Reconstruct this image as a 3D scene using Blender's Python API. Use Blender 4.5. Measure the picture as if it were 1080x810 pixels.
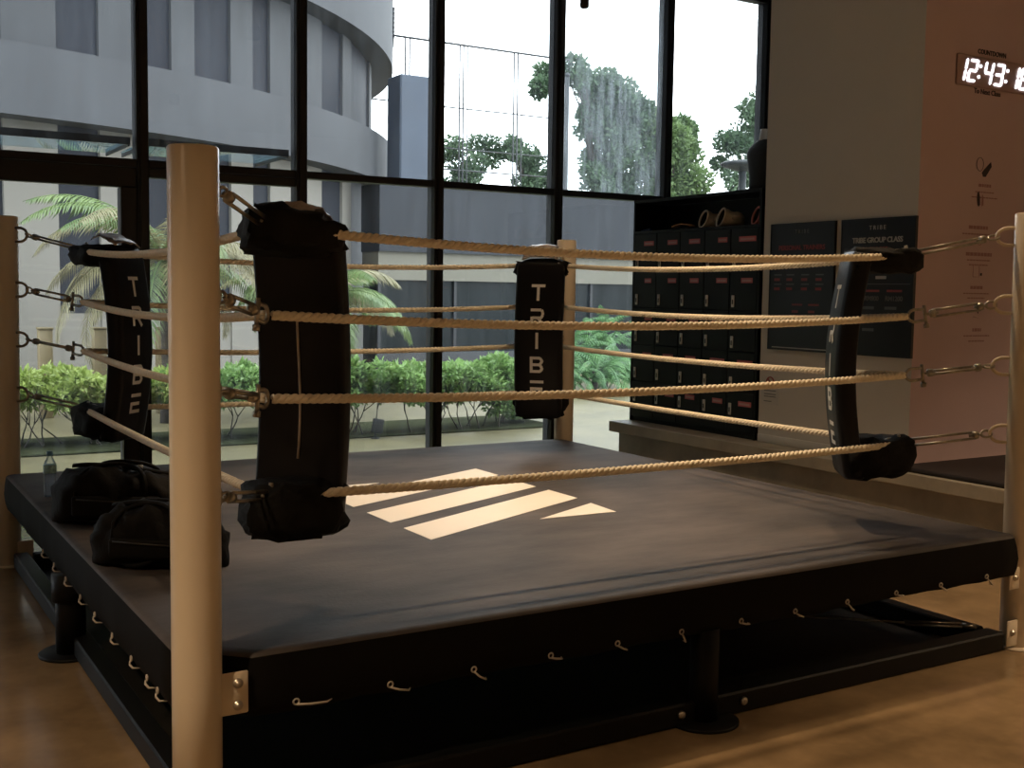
import bpy, bmesh, math, random
import numpy as np
from mathutils import Vector, Matrix

for _o in list(bpy.data.objects):
    bpy.data.objects.remove(_o, do_unlink=True)
SC = bpy.context.scene
COL = SC.collection

# ------------------------------------------------------------------ camera
cd = bpy.data.cameras.new('camera')
cd.sensor_fit = 'HORIZONTAL'; cd.sensor_width = 36.0; cd.lens = 40.08
cd.clip_start = 0.05; cd.clip_end = 300
cam = bpy.data.objects.new('camera', cd); COL.objects.link(cam)
_R = (0.856214, -0.516425, 0.014236); _U = (0.028960, 0.075491, 0.996726); _F = (0.515809, 0.852998, -0.079592)
cam.matrix_world = Matrix(((_R[0], _U[0], -_F[0], -2.93946), (_R[1], _U[1], -_F[1], -5.42866),
                           (_R[2], _U[2], -_F[2], 1.71934), (0, 0, 0, 1)))
SC.camera = cam

# ------------------------------------------------------------------ world, exposure
SC.view_settings.view_transform = 'Standard'
SC.view_settings.look = 'None'
SC.view_settings.gamma = 1.0
SC.view_settings.use_curve_mapping = False
SC.view_settings.exposure = 0.0
world = bpy.data.worlds.new('overcast_sky'); SC.world = world
world.use_nodes = True
wn = world.node_tree.nodes; wl = world.node_tree.links
bg = wn['Background']
tc = wn.new('ShaderNodeTexCoord')
noi = wn.new('ShaderNodeTexNoise'); noi.inputs['Scale'].default_value = 1.6; noi.inputs['Detail'].default_value = 4
rmp = wn.new('ShaderNodeValToRGB')
rmp.color_ramp.elements[0].position = 0.35; rmp.color_ramp.elements[0].color = (0.86, 0.93, 1.0, 1)
rmp.color_ramp.elements[1].position = 0.65; rmp.color_ramp.elements[1].color = (1, 1, 1, 1)
wl.new(tc.outputs['Generated'], noi.inputs['Vector']); wl.new(noi.outputs['Fac'], rmp.inputs['Fac'])
wl.new(rmp.outputs['Color'], bg.inputs['Color'])
bg.inputs['Strength'].default_value = 6.6

WARM = (1.0, 0.71, 0.43)
# ceiling downlights: (x, y, watts, cone degrees); each gets its fixture further down
LAMPS = [(-1.0, -7.4, 560, 100), (2.2, -6.4, 980, 96), (0.2, -.2, 560, 62), (1.7, -.8, 240, 66),
         (5.2, -4.6, 620, 110), (-4.8, -3.2, 620, 100), (5.6, -2.2, 130, 84), (1.4, 1.2, 130, 76)]
CEIL = 4.95

# ------------------------------------------------------------------ helpers
rnd = random.Random(7)
nrs = np.random.RandomState(11)

def tag(o, label=None, cat=None, group=None, kind=None):
    if label: o['label'] = label
    if cat: o['category'] = cat
    if group: o['group'] = group
    if kind: o['kind'] = kind
    return o

def empty(name, loc=(0, 0, 0), label=None, cat=None, group=None):
    o = bpy.data.objects.new(name, None); COL.objects.link(o)
    o.location = loc; o.empty_display_size = 0.1
    return tag(o, label, cat, group)

class MB:
    """collects geometry for ONE mesh"""
    def __init__(s): s.v = []; s.f = []; s.m = []; s.sm = []
    def add(s, vs, fs, mi=0, smooth=False):
        b = len(s.v); s.v += [tuple(float(c) for c in v) for v in vs]
        for f in fs:
            s.f.append(tuple(b + i for i in f)); s.m.append(mi); s.sm.append(smooth)
    def box(s, lo, hi, mi=0, M=None):
        x0, y0, z0 = lo; x1, y1, z1 = hi
        vs = [(x0, y0, z0), (x1, y0, z0), (x1, y1, z0), (x0, y1, z0), (x0, y0, z1), (x1, y0, z1), (x1, y1, z1), (x0, y1, z1)]
        if M is not None: vs = [M @ Vector(v) for v in vs]
        s.add(vs, [(0, 3, 2, 1), (4, 5, 6, 7), (0, 1, 5, 4), (1, 2, 6, 5), (2, 3, 7, 6), (3, 0, 4, 7)], mi)
    def bbox(s, lo, hi, bev=0.01, seg=2, mi=0, M=None, smooth=True):
        bm = bmesh.new(); bmesh.ops.create_cube(bm, size=1)
        c = [(a + b) / 2 for a, b in zip(lo, hi)]; d = [b - a for a, b in zip(lo, hi)]
        for v in bm.verts: v.co = Vector((c[0] + v.co.x * d[0], c[1] + v.co.y * d[1], c[2] + v.co.z * d[2]))
        bmesh.ops.bevel(bm, geom=list(bm.edges), offset=bev, segments=seg, affect='EDGES', profile=0.5)
        s.bm(bm, mi, M, smooth)
    def bm(s, bm, mi=0, M=None, smooth=True):
        bm.verts.index_update()
        vs = [(M @ v.co) if M is not None else v.co for v in bm.verts]
        s.add(vs, [[v.index for v in f.verts] for f in bm.faces], mi, smooth); bm.free()
    def tube(s, pts, r, n=8, mi=0, caps=True, closed=False, smooth=True):
        P = [Vector(p) for p in pts]; N = len(P)
        rr = r if hasattr(r, '__len__') else [r] * N
        t0 = (P[1] - P[0]).normalized()
        a = Vector((0, 0, 1)) if abs(t0.z) < .9 else Vector((1, 0, 0))
        nrm = (a - t0 * a.dot(t0)).normalized()
        vs = []
        for i in range(N):
            if closed: t = P[(i + 1) % N] - P[i - 1]
            else: t = P[min(i + 1, N - 1)] - P[max(i - 1, 0)]
            t.normalize()
            nrm = nrm - t * nrm.dot(t)
            nrm.normalize(); bn = t.cross(nrm)
            for k in range(n):
                a_ = 2 * math.pi * k / n
                vs.append(P[i] + (nrm * math.cos(a_) + bn * math.sin(a_)) * rr[i])
        fs = []
        for i in range(N if closed else N - 1):
            j = (i + 1) % N
            for k in range(n):
                k2 = (k + 1) % n
                fs.append((i * n + k, i * n + k2, j * n + k2, j * n + k))
        if caps and not closed:
            fs.append(tuple(range(n - 1, -1, -1))); fs.append(tuple((N - 1) * n + k for k in range(n)))
        s.add(vs, fs, mi, smooth)
    def lathe(s, prof, c=(0, 0, 0), n=32, mi=0, axis=None, smooth=True):
        """prof: (radius, height) list; axis: direction, default z"""
        z = Vector(axis or (0, 0, 1)).normalized()
        a = Vector((1, 0, 0)) if abs(z.x) < .9 else Vector((0, 1, 0))
        x = (a - z * a.dot(z)).normalized(); y = z.cross(x); c = Vector(c)
        vs = []
        for r, h in prof:
            for k in range(n):
                t = 2 * math.pi * k / n
                vs.append(c + z * h + (x * math.cos(t) + y * math.sin(t)) * max(r, 1e-5))
        fs = []
        for i in range(len(prof) - 1):
            for k in range(n):
                k2 = (k + 1) % n
                fs.append((i * n + k, i * n + k2, (i + 1) * n + k2, (i + 1) * n + k))
        fs.append(tuple(range(n - 1, -1, -1))); fs.append(tuple((len(prof) - 1) * n + k for k in range(n)))
        s.add(vs, fs, mi, smooth)
    def loft(s, rings, mi=0, caps=True, smooth=True):
        n = len(rings[0]); vs = [p for r in rings for p in r]; fs = []
        for i in range(len(rings) - 1):
            for k in range(n):
                k2 = (k + 1) % n
                fs.append((i * n + k, i * n + k2, (i + 1) * n + k2, (i + 1) * n + k))
        if caps:
            fs.append(tuple(range(n - 1, -1, -1))); fs.append(tuple((len(rings) - 1) * n + k for k in range(n)))
        s.add(vs, fs, mi, smooth)
    def prism(s, poly, h, fn, mi=0):
        """poly 2-D, extruded 0..h; fn(u, v, w) -> 3-D"""
        n = len(poly)
        vs = [fn(u, v, 0) for u, v in poly] + [fn(u, v, h) for u, v in poly]
        fs = [tuple(range(n - 1, -1, -1)), tuple(range(n, 2 * n))]
        fs += [(k, (k + 1) % n, n + (k + 1) % n, n + k) for k in range(n)]
        s.add(vs, fs, mi)
    def build(s, name, mats, parent=None, loc=None, auto=True):
        me = bpy.data.meshes.new(name)
        me.from_pydata(s.v, [], s.f)
        for m in (mats if isinstance(mats, (list, tuple)) else [mats]): me.materials.append(m)
        me.polygons.foreach_set('material_index', s.m)
        me.polygons.foreach_set('use_smooth', s.sm)
        me.update()
        o = bpy.data.objects.new(name, me); COL.objects.link(o)
        if loc is not None: o.location = loc
        if parent is not None:
            o.parent = parent
        return o

def fix_normals(o):
    bm = bmesh.new(); bm.from_mesh(o.data); bmesh.ops.recalc_face_normals(bm, faces=bm.faces); bm.to_mesh(o.data); bm.free()
    return o

def child_world(o, parent):
    """parent an object whose mesh is in world coordinates under a moved empty"""
    o.parent = parent; o.matrix_parent_inverse = Matrix.Translation(-Vector(parent.location))
    return o

def text_mesh(body, size, align='CENTER', extrude=0.0015, spacing=1.0, shear=0.0, offset=0.0):
    cu = bpy.data.curves.new('t', 'FONT'); cu.body = body; cu.size = size; cu.align_x = align; cu.align_y = 'CENTER'
    cu.extrude = extrude; cu.space_character = spacing; cu.shear = shear; cu.offset = offset; cu.resolution_u = 3
    o = bpy.data.objects.new('t', cu); COL.objects.link(o)
    dg = bpy.context.evaluated_depsgraph_get(); dg.update()
    me = bpy.data.meshes.new_from_object(o.evaluated_get(dg))
    vs = [v.co.copy() for v in me.vertices]; fs = [tuple(p.vertices) for p in me.polygons]
    bpy.data.objects.remove(o, do_unlink=True); bpy.data.curves.remove(cu); bpy.data.meshes.remove(me)
    return vs, fs

# ------------------------------------------------------------------ materials
MATS = {}
def mat(name, col, rough=0.6, metal=0.0, spec=0.5, noise=None, bump=None, emit=None, coat=0.0, sheen=0.0):
    """noise = (scale, amount[, stretch xyz]); bump = (scale, strength)"""
    m = bpy.data.materials.new(name); m.use_nodes = True
    nt = m.node_tree; n = nt.nodes; l = nt.links; b = n['Principled BSDF']
    b.inputs['Base Color'].default_value = (*col, 1); b.inputs['Roughness'].default_value = rough
    b.inputs['Metallic'].default_value = metal; b.inputs['Specular IOR Level'].default_value = spec
    b.inputs['Coat Weight'].default_value = coat
    if sheen: b.inputs['Sheen Weight'].default_value = sheen
    if noise or bump:
        t = n.new('ShaderNodeTexCoord')
    if noise:
        mp = n.new('ShaderNodeMapping'); l.new(t.outputs['Object'], mp.inputs['Vector'])
        if len(noise) > 2: mp.inputs['Scale'].default_value = noise[2]
        nz = n.new('ShaderNodeTexNoise'); nz.inputs['Scale'].default_value = noise[0]; nz.inputs['Detail'].default_value = 5
        nz.inputs['Roughness'].default_value = 0.62
        l.new(mp.outputs['Vector'], nz.inputs['Vector'])
        r = n.new('ShaderNodeValToRGB'); a = noise[1]
        r.color_ramp.elements[0].position = 0.3; r.color_ramp.elements[1].position = 0.7
        r.color_ramp.elements[0].color = (*[max(0, c * (1 - a)) for c in col], 1)
        r.color_ramp.elements[1].color = (*[min(1, c * (1 + a)) for c in col], 1)
        l.new(nz.outputs['Fac'], r.inputs['Fac']); l.new(r.outputs['Color'], b.inputs['Base Color'])
    if bump:
        nb = n.new('ShaderNodeTexNoise'); nb.inputs['Scale'].default_value = bump[0]; nb.inputs['Detail'].default_value = 4
        l.new(t.outputs['Object'], nb.inputs['Vector'])
        bp = n.new('ShaderNodeBump'); bp.inputs['Strength'].default_value = bump[1]; bp.inputs['Distance'].default_value = 0.02
        l.new(nb.outputs['Fac'], bp.inputs['Height']); l.new(bp.outputs['Normal'], b.inputs['Normal'])
    if emit:
        b.inputs['Emission Color'].default_value = (*emit[0], 1); b.inputs['Emission Strength'].default_value = emit[1]
    MATS[name] = m
    return m

def glass_mat(name, tint, dust=0.02, dust_scale=1.0, dust_hi=0.05):
    m = bpy.data.materials.new(name); m.use_nodes = True
    nt = m.node_tree; n = nt.nodes; l = nt.links; n.clear()
    out = n.new('ShaderNodeOutputMaterial'); tr = n.new('ShaderNodeBsdfTransparent'); tr.inputs['Color'].default_value = (*tint, 1)
    gl = n.new('ShaderNodeBsdfGlossy'); gl.inputs['Roughness'].default_value = 0.015
    fr = n.new('ShaderNodeFresnel'); fr.inputs['IOR'].default_value = 1.4
    mx = n.new('ShaderNodeMixShader'); l.new(fr.outputs['Fac'], mx.inputs['Fac'])
    l.new(tr.outputs[0], mx.inputs[1]); l.new(gl.outputs[0], mx.inputs[2])
    # dried water streaks and dust on the pane
    tx = n.new('ShaderNodeTexCoord'); mp = n.new('ShaderNodeMapping'); mp.inputs['Scale'].default_value = (7 * dust_scale, 1, 0.8 * dust_scale)
    nz = n.new('ShaderNodeTexNoise'); nz.inputs['Scale'].default_value = 1.6; nz.inputs['Detail'].default_value = 8; nz.inputs['Roughness'].default_value = .7
    l.new(tx.outputs['Object'], mp.inputs['Vector']); l.new(mp.outputs['Vector'], nz.inputs['Vector'])
    mr = n.new('ShaderNodeMapRange'); mr.inputs['From Min'].default_value = .42; mr.inputs['From Max'].default_value = .72
    mr.inputs['To Min'].default_value = dust; mr.inputs['To Max'].default_value = dust_hi
    l.new(nz.outputs['Fac'], mr.inputs['Value'])
    tl = n.new('ShaderNodeBsdfTranslucent'); tl.inputs['Color'].default_value = (.70, .78, .88, 1)
    m2 = n.new('ShaderNodeMixShader'); l.new(mr.outputs[0], m2.inputs['Fac']); l.new(mx.outputs[0], m2.inputs[1]); l.new(tl.outputs[0], m2.inputs[2])
    l.new(m2.outputs[0], out.inputs['Surface'])
    MATS[name] = m
    return m

def leaf_mat(name, c1, c2, rough=0.5, trans=0.35, scale=3.0):
    m = bpy.data.materials.new(name); m.use_nodes = True
    nt = m.node_tree; n = nt.nodes; l = nt.links; n.clear()
    out = n.new('ShaderNodeOutputMaterial'); t = n.new('ShaderNodeTexCoord')
    nz = n.new('ShaderNodeTexNoise'); nz.inputs['Scale'].default_value = scale; nz.inputs['Detail'].default_value = 6
    l.new(t.outputs['Object'], nz.inputs['Vector'])
    r = n.new('ShaderNodeValToRGB'); r.color_ramp.elements[0].position = .35; r.color_ramp.elements[1].position = .65
    r.color_ramp.elements[0].color = (*c1, 1); r.color_ramp.elements[1].color = (*c2, 1)
    l.new(nz.outputs['Fac'], r.inputs['Fac'])
    b = n.new('ShaderNodeBsdfPrincipled'); b.inputs['Roughness'].default_value = rough
    l.new(r.outputs['Color'], b.inputs['Base Color'])
    tl = n.new('ShaderNodeBsdfTranslucent'); l.new(r.outputs['Color'], tl.inputs['Color'])
    mx = n.new('ShaderNodeMixShader'); mx.inputs['Fac'].default_value = trans
    l.new(b.outputs[0], mx.inputs[1]); l.new(tl.outputs[0], mx.inputs[2]); l.new(mx.outputs[0], out.inputs['Surface'])
    MATS[name] = m
    return m

M_floor = mat('polished_concrete', (.25, .170, .092), .18, noise=(1.3, .45), bump=(9, .03))
M_ceil = mat('ceiling_paint', (.50, .48, .45), .9)
M_wall = mat('beige_wall_paint', (.66, .635, .60), .75, noise=(.8, .04))
M_pink = mat('pink_wall_paint', (.63, .475, .50), .7, noise=(.8, .04))
M_back = mat('dark_room_paint', (.42, .38, .33), .85)
M_slab = mat('bench_concrete', (.40, .36, .29), .45, noise=(2.5, .22), bump=(14, .05))
M_frame = mat('black_window_metal', (.012, .013, .016), .42, spec=.4)
M_post = mat('cream_post_paint', (.72, .62, .48), .3, noise=(3, .03), coat=.25)
M_canvas = mat('ring_canvas', (.060, .050, .046), .66, noise=(1.3, .75, (.8, 1.8, 1)), bump=(55, .06), spec=.45)
M_skirt = mat('ring_skirt_vinyl', (.006, .0055, .005), .75, noise=(4, .2), spec=.1)
M_logo = mat('white_mat_print', (.86, .83, .78), .55, noise=(3, .02))
M_steel = mat('black_ring_steel', (.006, .006, .006), .5, spec=.2)
M_under = mat('under_ring_shade_black', (.014, .012, .010), .6, noise=(3, .4), spec=.25)  # near-black colour standing in for shade on the floor under the ring
M_bolt = mat('bolt_steel', (.55, .50, .43), .35, metal=.9)
M_pad = mat('black_pad_vinyl', (.006, .006, .008), .38, bump=(22, .08), spec=.22)
M_padcloth = mat('black_pad_cloth', (.006, .006, .006), .7, bump=(30, .3), spec=.2)
M_padlet = mat('white_pad_print', (.84, .83, .80), .5)
M_padpatch = mat('worn_leather_patch', (.30, .25, .225), .25, noise=(9, .7), bump=(14, .5), spec=.6)
M_rope = mat('manila_rope', (.90, .81, .65), .85, noise=(60, .12))
M_cord = mat('white_lacing_cord', (.48, .43, .37), .8)
M_brass = mat('galvanised_steel', (.40, .37, .31), .34, metal=.95, noise=(30, .25))
M_locker = mat('black_locker_laminate', (.006, .0065, .008), .45, spec=.25)
M_lockin = mat('locker_inside', (.012, .012, .014), .6)
M_lock = mat('white_lock_plate', (.72, .71, .69), .4)
M_lockhole = mat('lock_dial', (.01, .01, .01), .4)
M_tag = mat('red_name_tag', (.62, .15, .17), .5)
M_tagtxt = mat('tag_print', (.62, .36, .36), .5)
M_poster = mat('poster_print', (.014, .017, .021), .28, spec=.5)
M_posterframe = mat('poster_edge', (.008, .008, .009), .35)
M_pwhite = mat('poster_white_ink', (.50, .50, .49), .5)
M_pgrey = mat('poster_grey_ink', (.16, .165, .17), .5)
M_pred = mat('poster_red_ink', (.36, .07, .07), .5)
M_decal = mat('decal_black', (.035, .02, .025), .5)
M_decalred = mat('decal_maroon', (.36, .19, .19), .5)
M_paper = mat('paper', (.62, .60, .58), .7)
M_digit = mat('clock_digit_led', (.9, .9, .95), .4, emit=((.95, .96, 1.0), 2.2))
M_clock = mat('clock_acrylic', (.46, .32, .31), .3)
M_mat = mat('black_foam_mat', (.022, .016, .016), .7, bump=(40, .2))
M_bag = mat('black_nylon', (.004, .0036, .0036), .7, bump=(26, .3), spec=.16)
M_zipdark = mat('dark_zipper', (.035, .033, .03), .4, metal=.5)
M_zip = mat('zipper_metal', (.45, .42, .38), .35, metal=.8)
M_mann = mat('black_shirt_cloth', (.010, .011, .015), .7, bump=(30, .15))
M_mannskin = mat('grey_mannequin_body', (.45, .46, .48), .45)
M_glove = mat('beige_glove_leather', (.66, .61, .53), .5, noise=(14, .15))
M_gloved = mat('dark_glove_lining', (.02, .018, .016), .8)
M_gred = mat('red_glove_leather', (.52, .14, .11), .45, noise=(14, .2))
M_gorange = mat('orange_strap_cloth', (.60, .30, .13), .6, noise=(20, .3))
M_gblue = mat('blue_strap_cloth', (.03, .08, .22), .6, noise=(20, .3))
M_capb = mat('bottle_cap_blue', (.08, .24, .45), .4)
M_labelb = mat('bottle_label', (.32, .60, .80), .45, noise=(60, .5))
M_conc = mat('facade_concrete', (.036, .038, .042), .8, noise=(.55, .22), bump=(3, .12))
M_concband = mat('facade_band_concrete', (.039, .041, .046), .8, noise=(.5, .18), bump=(3, .12))
M_darkglass = mat('facade_dark_window', (.016, .018, .024), .6, spec=.12)
M_lowwall = mat('pale_render', (.150, .140, .122), .8, noise=(.5, .08))
M_fascia = mat('slate_fascia', (.011, .0135, .019), .75, noise=(1.2, .25, (3, 1, .5)))
M_beam = mat('cream_beam', (.12, .113, .088), .7, noise=(1, .06))
M_pglass = mat('pavilion_dark_glass', (.006, .009, .010), .3, spec=.12)
M_block = mat('blue_grey_cladding', (.040, .052, .074), .7, noise=(.8, .12))
M_fence = mat('fence_steel', (.022, .024, .028), .6)
M_paving = mat('courtyard_paving', (.120, .102, .050), .5, spec=.35, noise=(1.1, .30), bump=(8, .05))
M_soil = mat('planting_soil', (.030, .033, .016), 1.0, spec=.03, noise=(5, .4), bump=(18, .5))
M_bark = mat('bark', (.055, .045, .036), .9, noise=(8, .4), bump=(16, .5))
M_yellow = mat('pale_yellow_paint', (.17, .13, .065), .7)
M_lamp = mat('lamp_housing', (.008, .008, .008), .7)
M_lampglow = mat('lamp_glow', (1, .8, .6), .4, emit=((1.0, .72, .42), 14.0))
M_lampgrey = mat('grey_lamp_metal', (.014, .017, .019), .6)
M_glass = glass_mat('window_glass', (.88, .91, .92), .004, 1.0, .03)
M_glassd = glass_mat('window_glass_streaked', (.86, .90, .91), .04, 1.5, .27)
M_canopy = glass_mat('canopy_glass', (.30, .44, .46), .05, .5, .12)
M_bottle = glass_mat('bottle_plastic', (.90, .93, .96), .06, 6, .22)
L_shrub = leaf_mat('shrub_leaves', (.13, .24, .06), (.32, .48, .17), .45, .35, 5)
L_shruby = leaf_mat('yellow_green_leaves', (.24, .33, .07), (.47, .55, .18), .45, .4, 5)
L_palm = leaf_mat('palm_leaves', (.08, .14, .04), (.20, .27, .10), .4, .35, 3)
L_palmdry = leaf_mat('dry_palm_leaves', (.17, .15, .075), (.30, .27, .15), .5, .35, 3)
L_fern = leaf_mat('fern_leaves', (.05, .13, .05), (.15, .30, .10), .45, .35, 4)
L_tree = leaf_mat('tree_leaves', (.035, .07, .035), (.09, .15, .075), .5, .3, .9)
L_treey = leaf_mat('bright_tree_leaves', (.050, .095, .032), (.14, .21, .075), .5, .35, .9)

# ------------------------------------------------------------------ room shell
YW = 3.80          # inner face of the window wall
XR = 3.85          # beige wall and locker front
XSL = 3.60         # front edge of the concrete bench
ZSL = 0.49
def struct(name, mb, m, label=None, cat=None):
    o = mb.build(name, m); o['kind'] = 'structure'
    if label: o['label'] = label
    o['category'] = cat or name.split('_')[0]
    return o
def sbox(name, lo, hi, m, label=None, cat=None):
    b = MB(); b.box(lo, hi); return struct(name, b, m, label, cat)

sbox('floor', (-6.6, -10, -.12), (7.3, 3.98, 0), M_floor, 'polished brown concrete floor around the boxing ring', 'floor')
sbox('ceiling', (-6.6, -10, CEIL), (7.3, 3.98, CEIL + .15), M_ceil, 'dark ceiling above the boxing ring', 'ceiling')
sbox('wall_left', (-6.75, -10, 0), (-6.6, 3.98, CEIL), M_back, 'plain dark side wall of the gym', 'wall')
sbox('wall_back', (-6.6, -10.15, 0), (7.3, -10, CEIL), M_back, 'plain dark wall facing the windows', 'wall')
sbox('wall_east', (7.15, -10, 0), (7.3, 3.98, CEIL), M_back, 'plain wall closing the raised side', 'wall')
b = MB(); b.box((XR, .17, ZSL), (7.15, 1.74, CEIL))
o = b.build('wall_right', [M_wall, M_pink]); o.data.polygons[2].material_index = 1
tag(o, 'plain beige wall holding two posters, its return painted pink', 'wall', kind='structure')
b = MB(); b.bbox((XSL, -10, .39), (7.15, 3.55, ZSL), .006, 1, smooth=False); b.box((XSL + .09, -10, 0), (7.15, 3.50, .39))
struct('floor_raised', b, M_slab, 'raised concrete bench ledge running below lockers and beige wall', 'ledge')
b = MB(); b.bbox((XR - .012, .175, ZSL), (XR - .0005, 1.735, ZSL + .07), .003, 1)
struct('baseboard_right', b, M_wall, 'low beige baseboard under the two posters', 'baseboard')

# window wall
MX = [-5.99, -4.69, -3.38, -2.07, -.76, .55, 1.85, 3.14, 4.46, 5.80]
HEAD = 4.83
n = 0
for x in MX:
    n += 1
    b = MB(); b.bbox((x - .046, YW, -.0), (x + .046, YW + .16, CEIL), .006, 1, smooth=False)
    b.box((x - .02, YW - .018, 0), (x + .02, YW, CEIL))
    struct('trim_%d' % n, b, M_frame, 'black metal window mullion', 'mullion')
def trim(lo, hi, label):
    global n
    n += 1; b = MB(); b.bbox(lo, hi, .006, 1, smooth=False)
    return struct('trim_%d' % n, b, M_frame, label, 'window bar')
for i in range(len(MX) - 1):
    x0, x1 = MX[i] + .046, MX[i + 1] - .046
    door = i in (3,)
    trim((x0, YW + .01, 2.66), (x1, YW + .13, 2.72), 'black horizontal transom bar between mullions')
    if i <= 4: trim((x0, YW + .02, 2.50 if door else 2.585), (x1, YW + .12, 2.655), 'black header bar under the transom')
    trim((x0, YW + .01, HEAD), (x1, YW + .13, CEIL), 'black window head bar at the ceiling')
    trim((x0, YW + .01, 0), (x1, YW + .13, .05), 'black window sill bar on the floor')
    for k, (z0, z1) in enumerate(((.05, 2.50 if door else (2.585 if i <= 4 else 2.66)), (2.72, HEAD))):
        b = MB(); b.box((x0, YW + .06, z0), (x1, YW + .07, z1))
        w = struct('window_%d' % (2 * i + k + 1), b, M_glassd if (i == 7 and k == 1) else M_glass,
                   'clear glass pane %s the transom' % ('above' if k else 'below'), 'window')
trim((-.93, YW + .005, .05), (-.806, YW + .14, 2.50), 'black door jamb beside the mullion')
trim((-2.024, YW + .005, .05), (-1.96, YW + .14, 2.50), 'black door jamb at the far left')
sbox('wall_front', (5.846, YW, 0), (7.15, YW + .16, CEIL), M_wall, 'short wall piece beside the last window', 'wall')

# ------------------------------------------------------------------ ceiling lamps
def lamp(x, y, watts, cone, i):
    t = empty('ceiling_downlight', (x, y, CEIL), 'round black ceiling downlight with warm glowing lens', 'light', 'ceiling downlights')
    b = MB(); b.lathe([(.085, 0), (.085, -.16), (.07, -.165), (.066, -.05), (.0, -.05)], n=24); b.build('housing', M_lamp, t)
    b = MB(); b.lathe([(.0, -.06), (.06, -.06), (.06, -.075), (0, -.075)], n=20); b.build('lens', M_lampglow, t)
    ld = bpy.data.lights.new('warm_spot', 'SPOT'); ld.energy = watts; ld.color = WARM; ld.spot_size = math.radians(cone)
    ld.spot_blend = .6; ld.shadow_soft_size = .06
    lo = bpy.data.objects.new('warm_spot', ld); COL.objects.link(lo); lo.parent = t; lo.location = (0, 0, -.17)
for i, a in enumerate(LAMPS): lamp(*a, i)

t = empty('pendant_spotlight', (2.5, 2.5, 0), 'small black spotlight hanging on a rod before the windows', 'light')
b = MB(); b.tube([(0, 0, CEIL), (0, 0, 4.33)], .008); b.build('rod', M_lamp, t)
b = MB(); b.lathe([(.0, 4.33), (.035, 4.33), (.037, 4.075), (.03, 4.065), (0, 4.085)], n=20); b.build('housing', M_lamp, t)

# ------------------------------------------------------------------ boxing ring platform
ZC = 0.58
HC = 2.02
ring = empty('boxing_ring', (0, 0, 0), 'square boxing ring platform with dark canvas top and laced black skirt', 'boxing ring')
def outline(inset, ch=.20):
    h = HC - inset; c = ch
    base = [(-h, -h + c), (-h + c, -h), (h - .03, -h), (h, -h + .03), (h, h - .03), (h - .03, h), (-h + .03, h), (-h, h - .03)]
    pts = []
    for i in range(len(base)):
        a = base[i]; d = base[(i + 1) % len(base)]
        L = math.hypot(d[0] - a[0], d[1] - a[1]); k = 32 if L > 2 else (4 if L > .15 else 1)
        for j in range(k): pts.append((a[0] + (d[0] - a[0]) * j / k, a[1] + (d[1] - a[1]) * j / k))
    return pts
# top canvas with rounded edge, skirt falling from it
b = MB(); rings = []
for ins, z in ((.03, ZC), (.012, ZC - .002), (.004, ZC - .007), (.0, ZC - .014)):
    rings.append([(x, y, z) for x, y in outline(ins)])
b.loft(rings, caps=False); k = len(rings[0]); b.add(rings[0], [tuple(range(k))])
o = fix_normals(b.build('canvas', M_canvas, ring))
b = MB(); rr = random.Random(3); o0 = outline(0)
wob = [rr.uniform(-.007, .007) for _ in o0]
rings = []
for z, e, w in ((ZC - .014, .0, 0), (ZC - .06, -.006, .5), (ZC - .12, -.010, 1), (ZC - .17, -.004, 1.4), (ZC - .205, .004, 1.6), (ZC - .21, .02, 1), (ZC - .20, .06, 0)):
    oo = outline(e)
    rings.append([(x * (1 + wob[i % len(wob)] * w * .5), y * (1 + wob[i % len(wob)] * w * .5), z + wob[i % len(wob)] * w) for i, (x, y) in enumerate(oo[:k])])
b.loft(rings, caps=False)
fix_normals(b.build('skirt', M_skirt, ring))
b = MB(); b.box((-HC + .28, -HC + .1, .40), (HC - .1, HC - .1, ZC - .02)); b.box((-HC + .1, -HC + .28, .401), (HC - .28, HC - .1, ZC - .021)); b.build('deck', M_steel, ring)
b = MB(); b.box((-1.885, -1.885, .0015), (1.885, 1.885, .004)); b.build('under_ring_shade', M_under, ring)  # dark sheet added to paint the shade under the platform
# printed mark: three slanted bands and two corner triangles
lg = [[(-.57, .09), (.655, .665), (.655, .955), (-.57, .375)], [(-.57, -.37), (.64, .20), (.64, .49), (-.57, -.085)],
      [(-.57, -.81), (.645, -.225), (.645, .07), (-.57, -.52)], [(.14, -.63), (.60, -.65), (.625, -.385)], [(-.57, .73), (-.13, .73), (-.57, .52)]]
for poly in lg:
    b = MB(); b.prism(poly, .0016, lambda u, v, w: (u, v, ZC + .0002 + w)); fix_normals(b.build('printed_band', M_logo, ring))
# legs with flanges
for (lx, ly, hx, hy) in ((-1.985, .12, 1, 0), (.07, -1.985, 0, 0), (1.985, .1, 0, 0), (.1, 1.985, 0, 0)):
    b = MB(); b.lathe([(.058 if not hx else .068, .012), (.058 if not hx else .068, .384)], (lx, ly, 0), 28)
    leg = b.build('leg', M_steel, ring)
    b = MB(); b.lathe([(.145, 0), (.145, .010), (.14, .014), (.0, .014)], (lx, ly, 0), 36); b.build('flange', M_steel, leg)
    if hx:
        b = MB(); b.lathe([(.069, .26), (.083, .26), (.083, .385), (.0, .385)], (lx, ly, 0), 28); b.build('collar', M_steel, leg)
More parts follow.
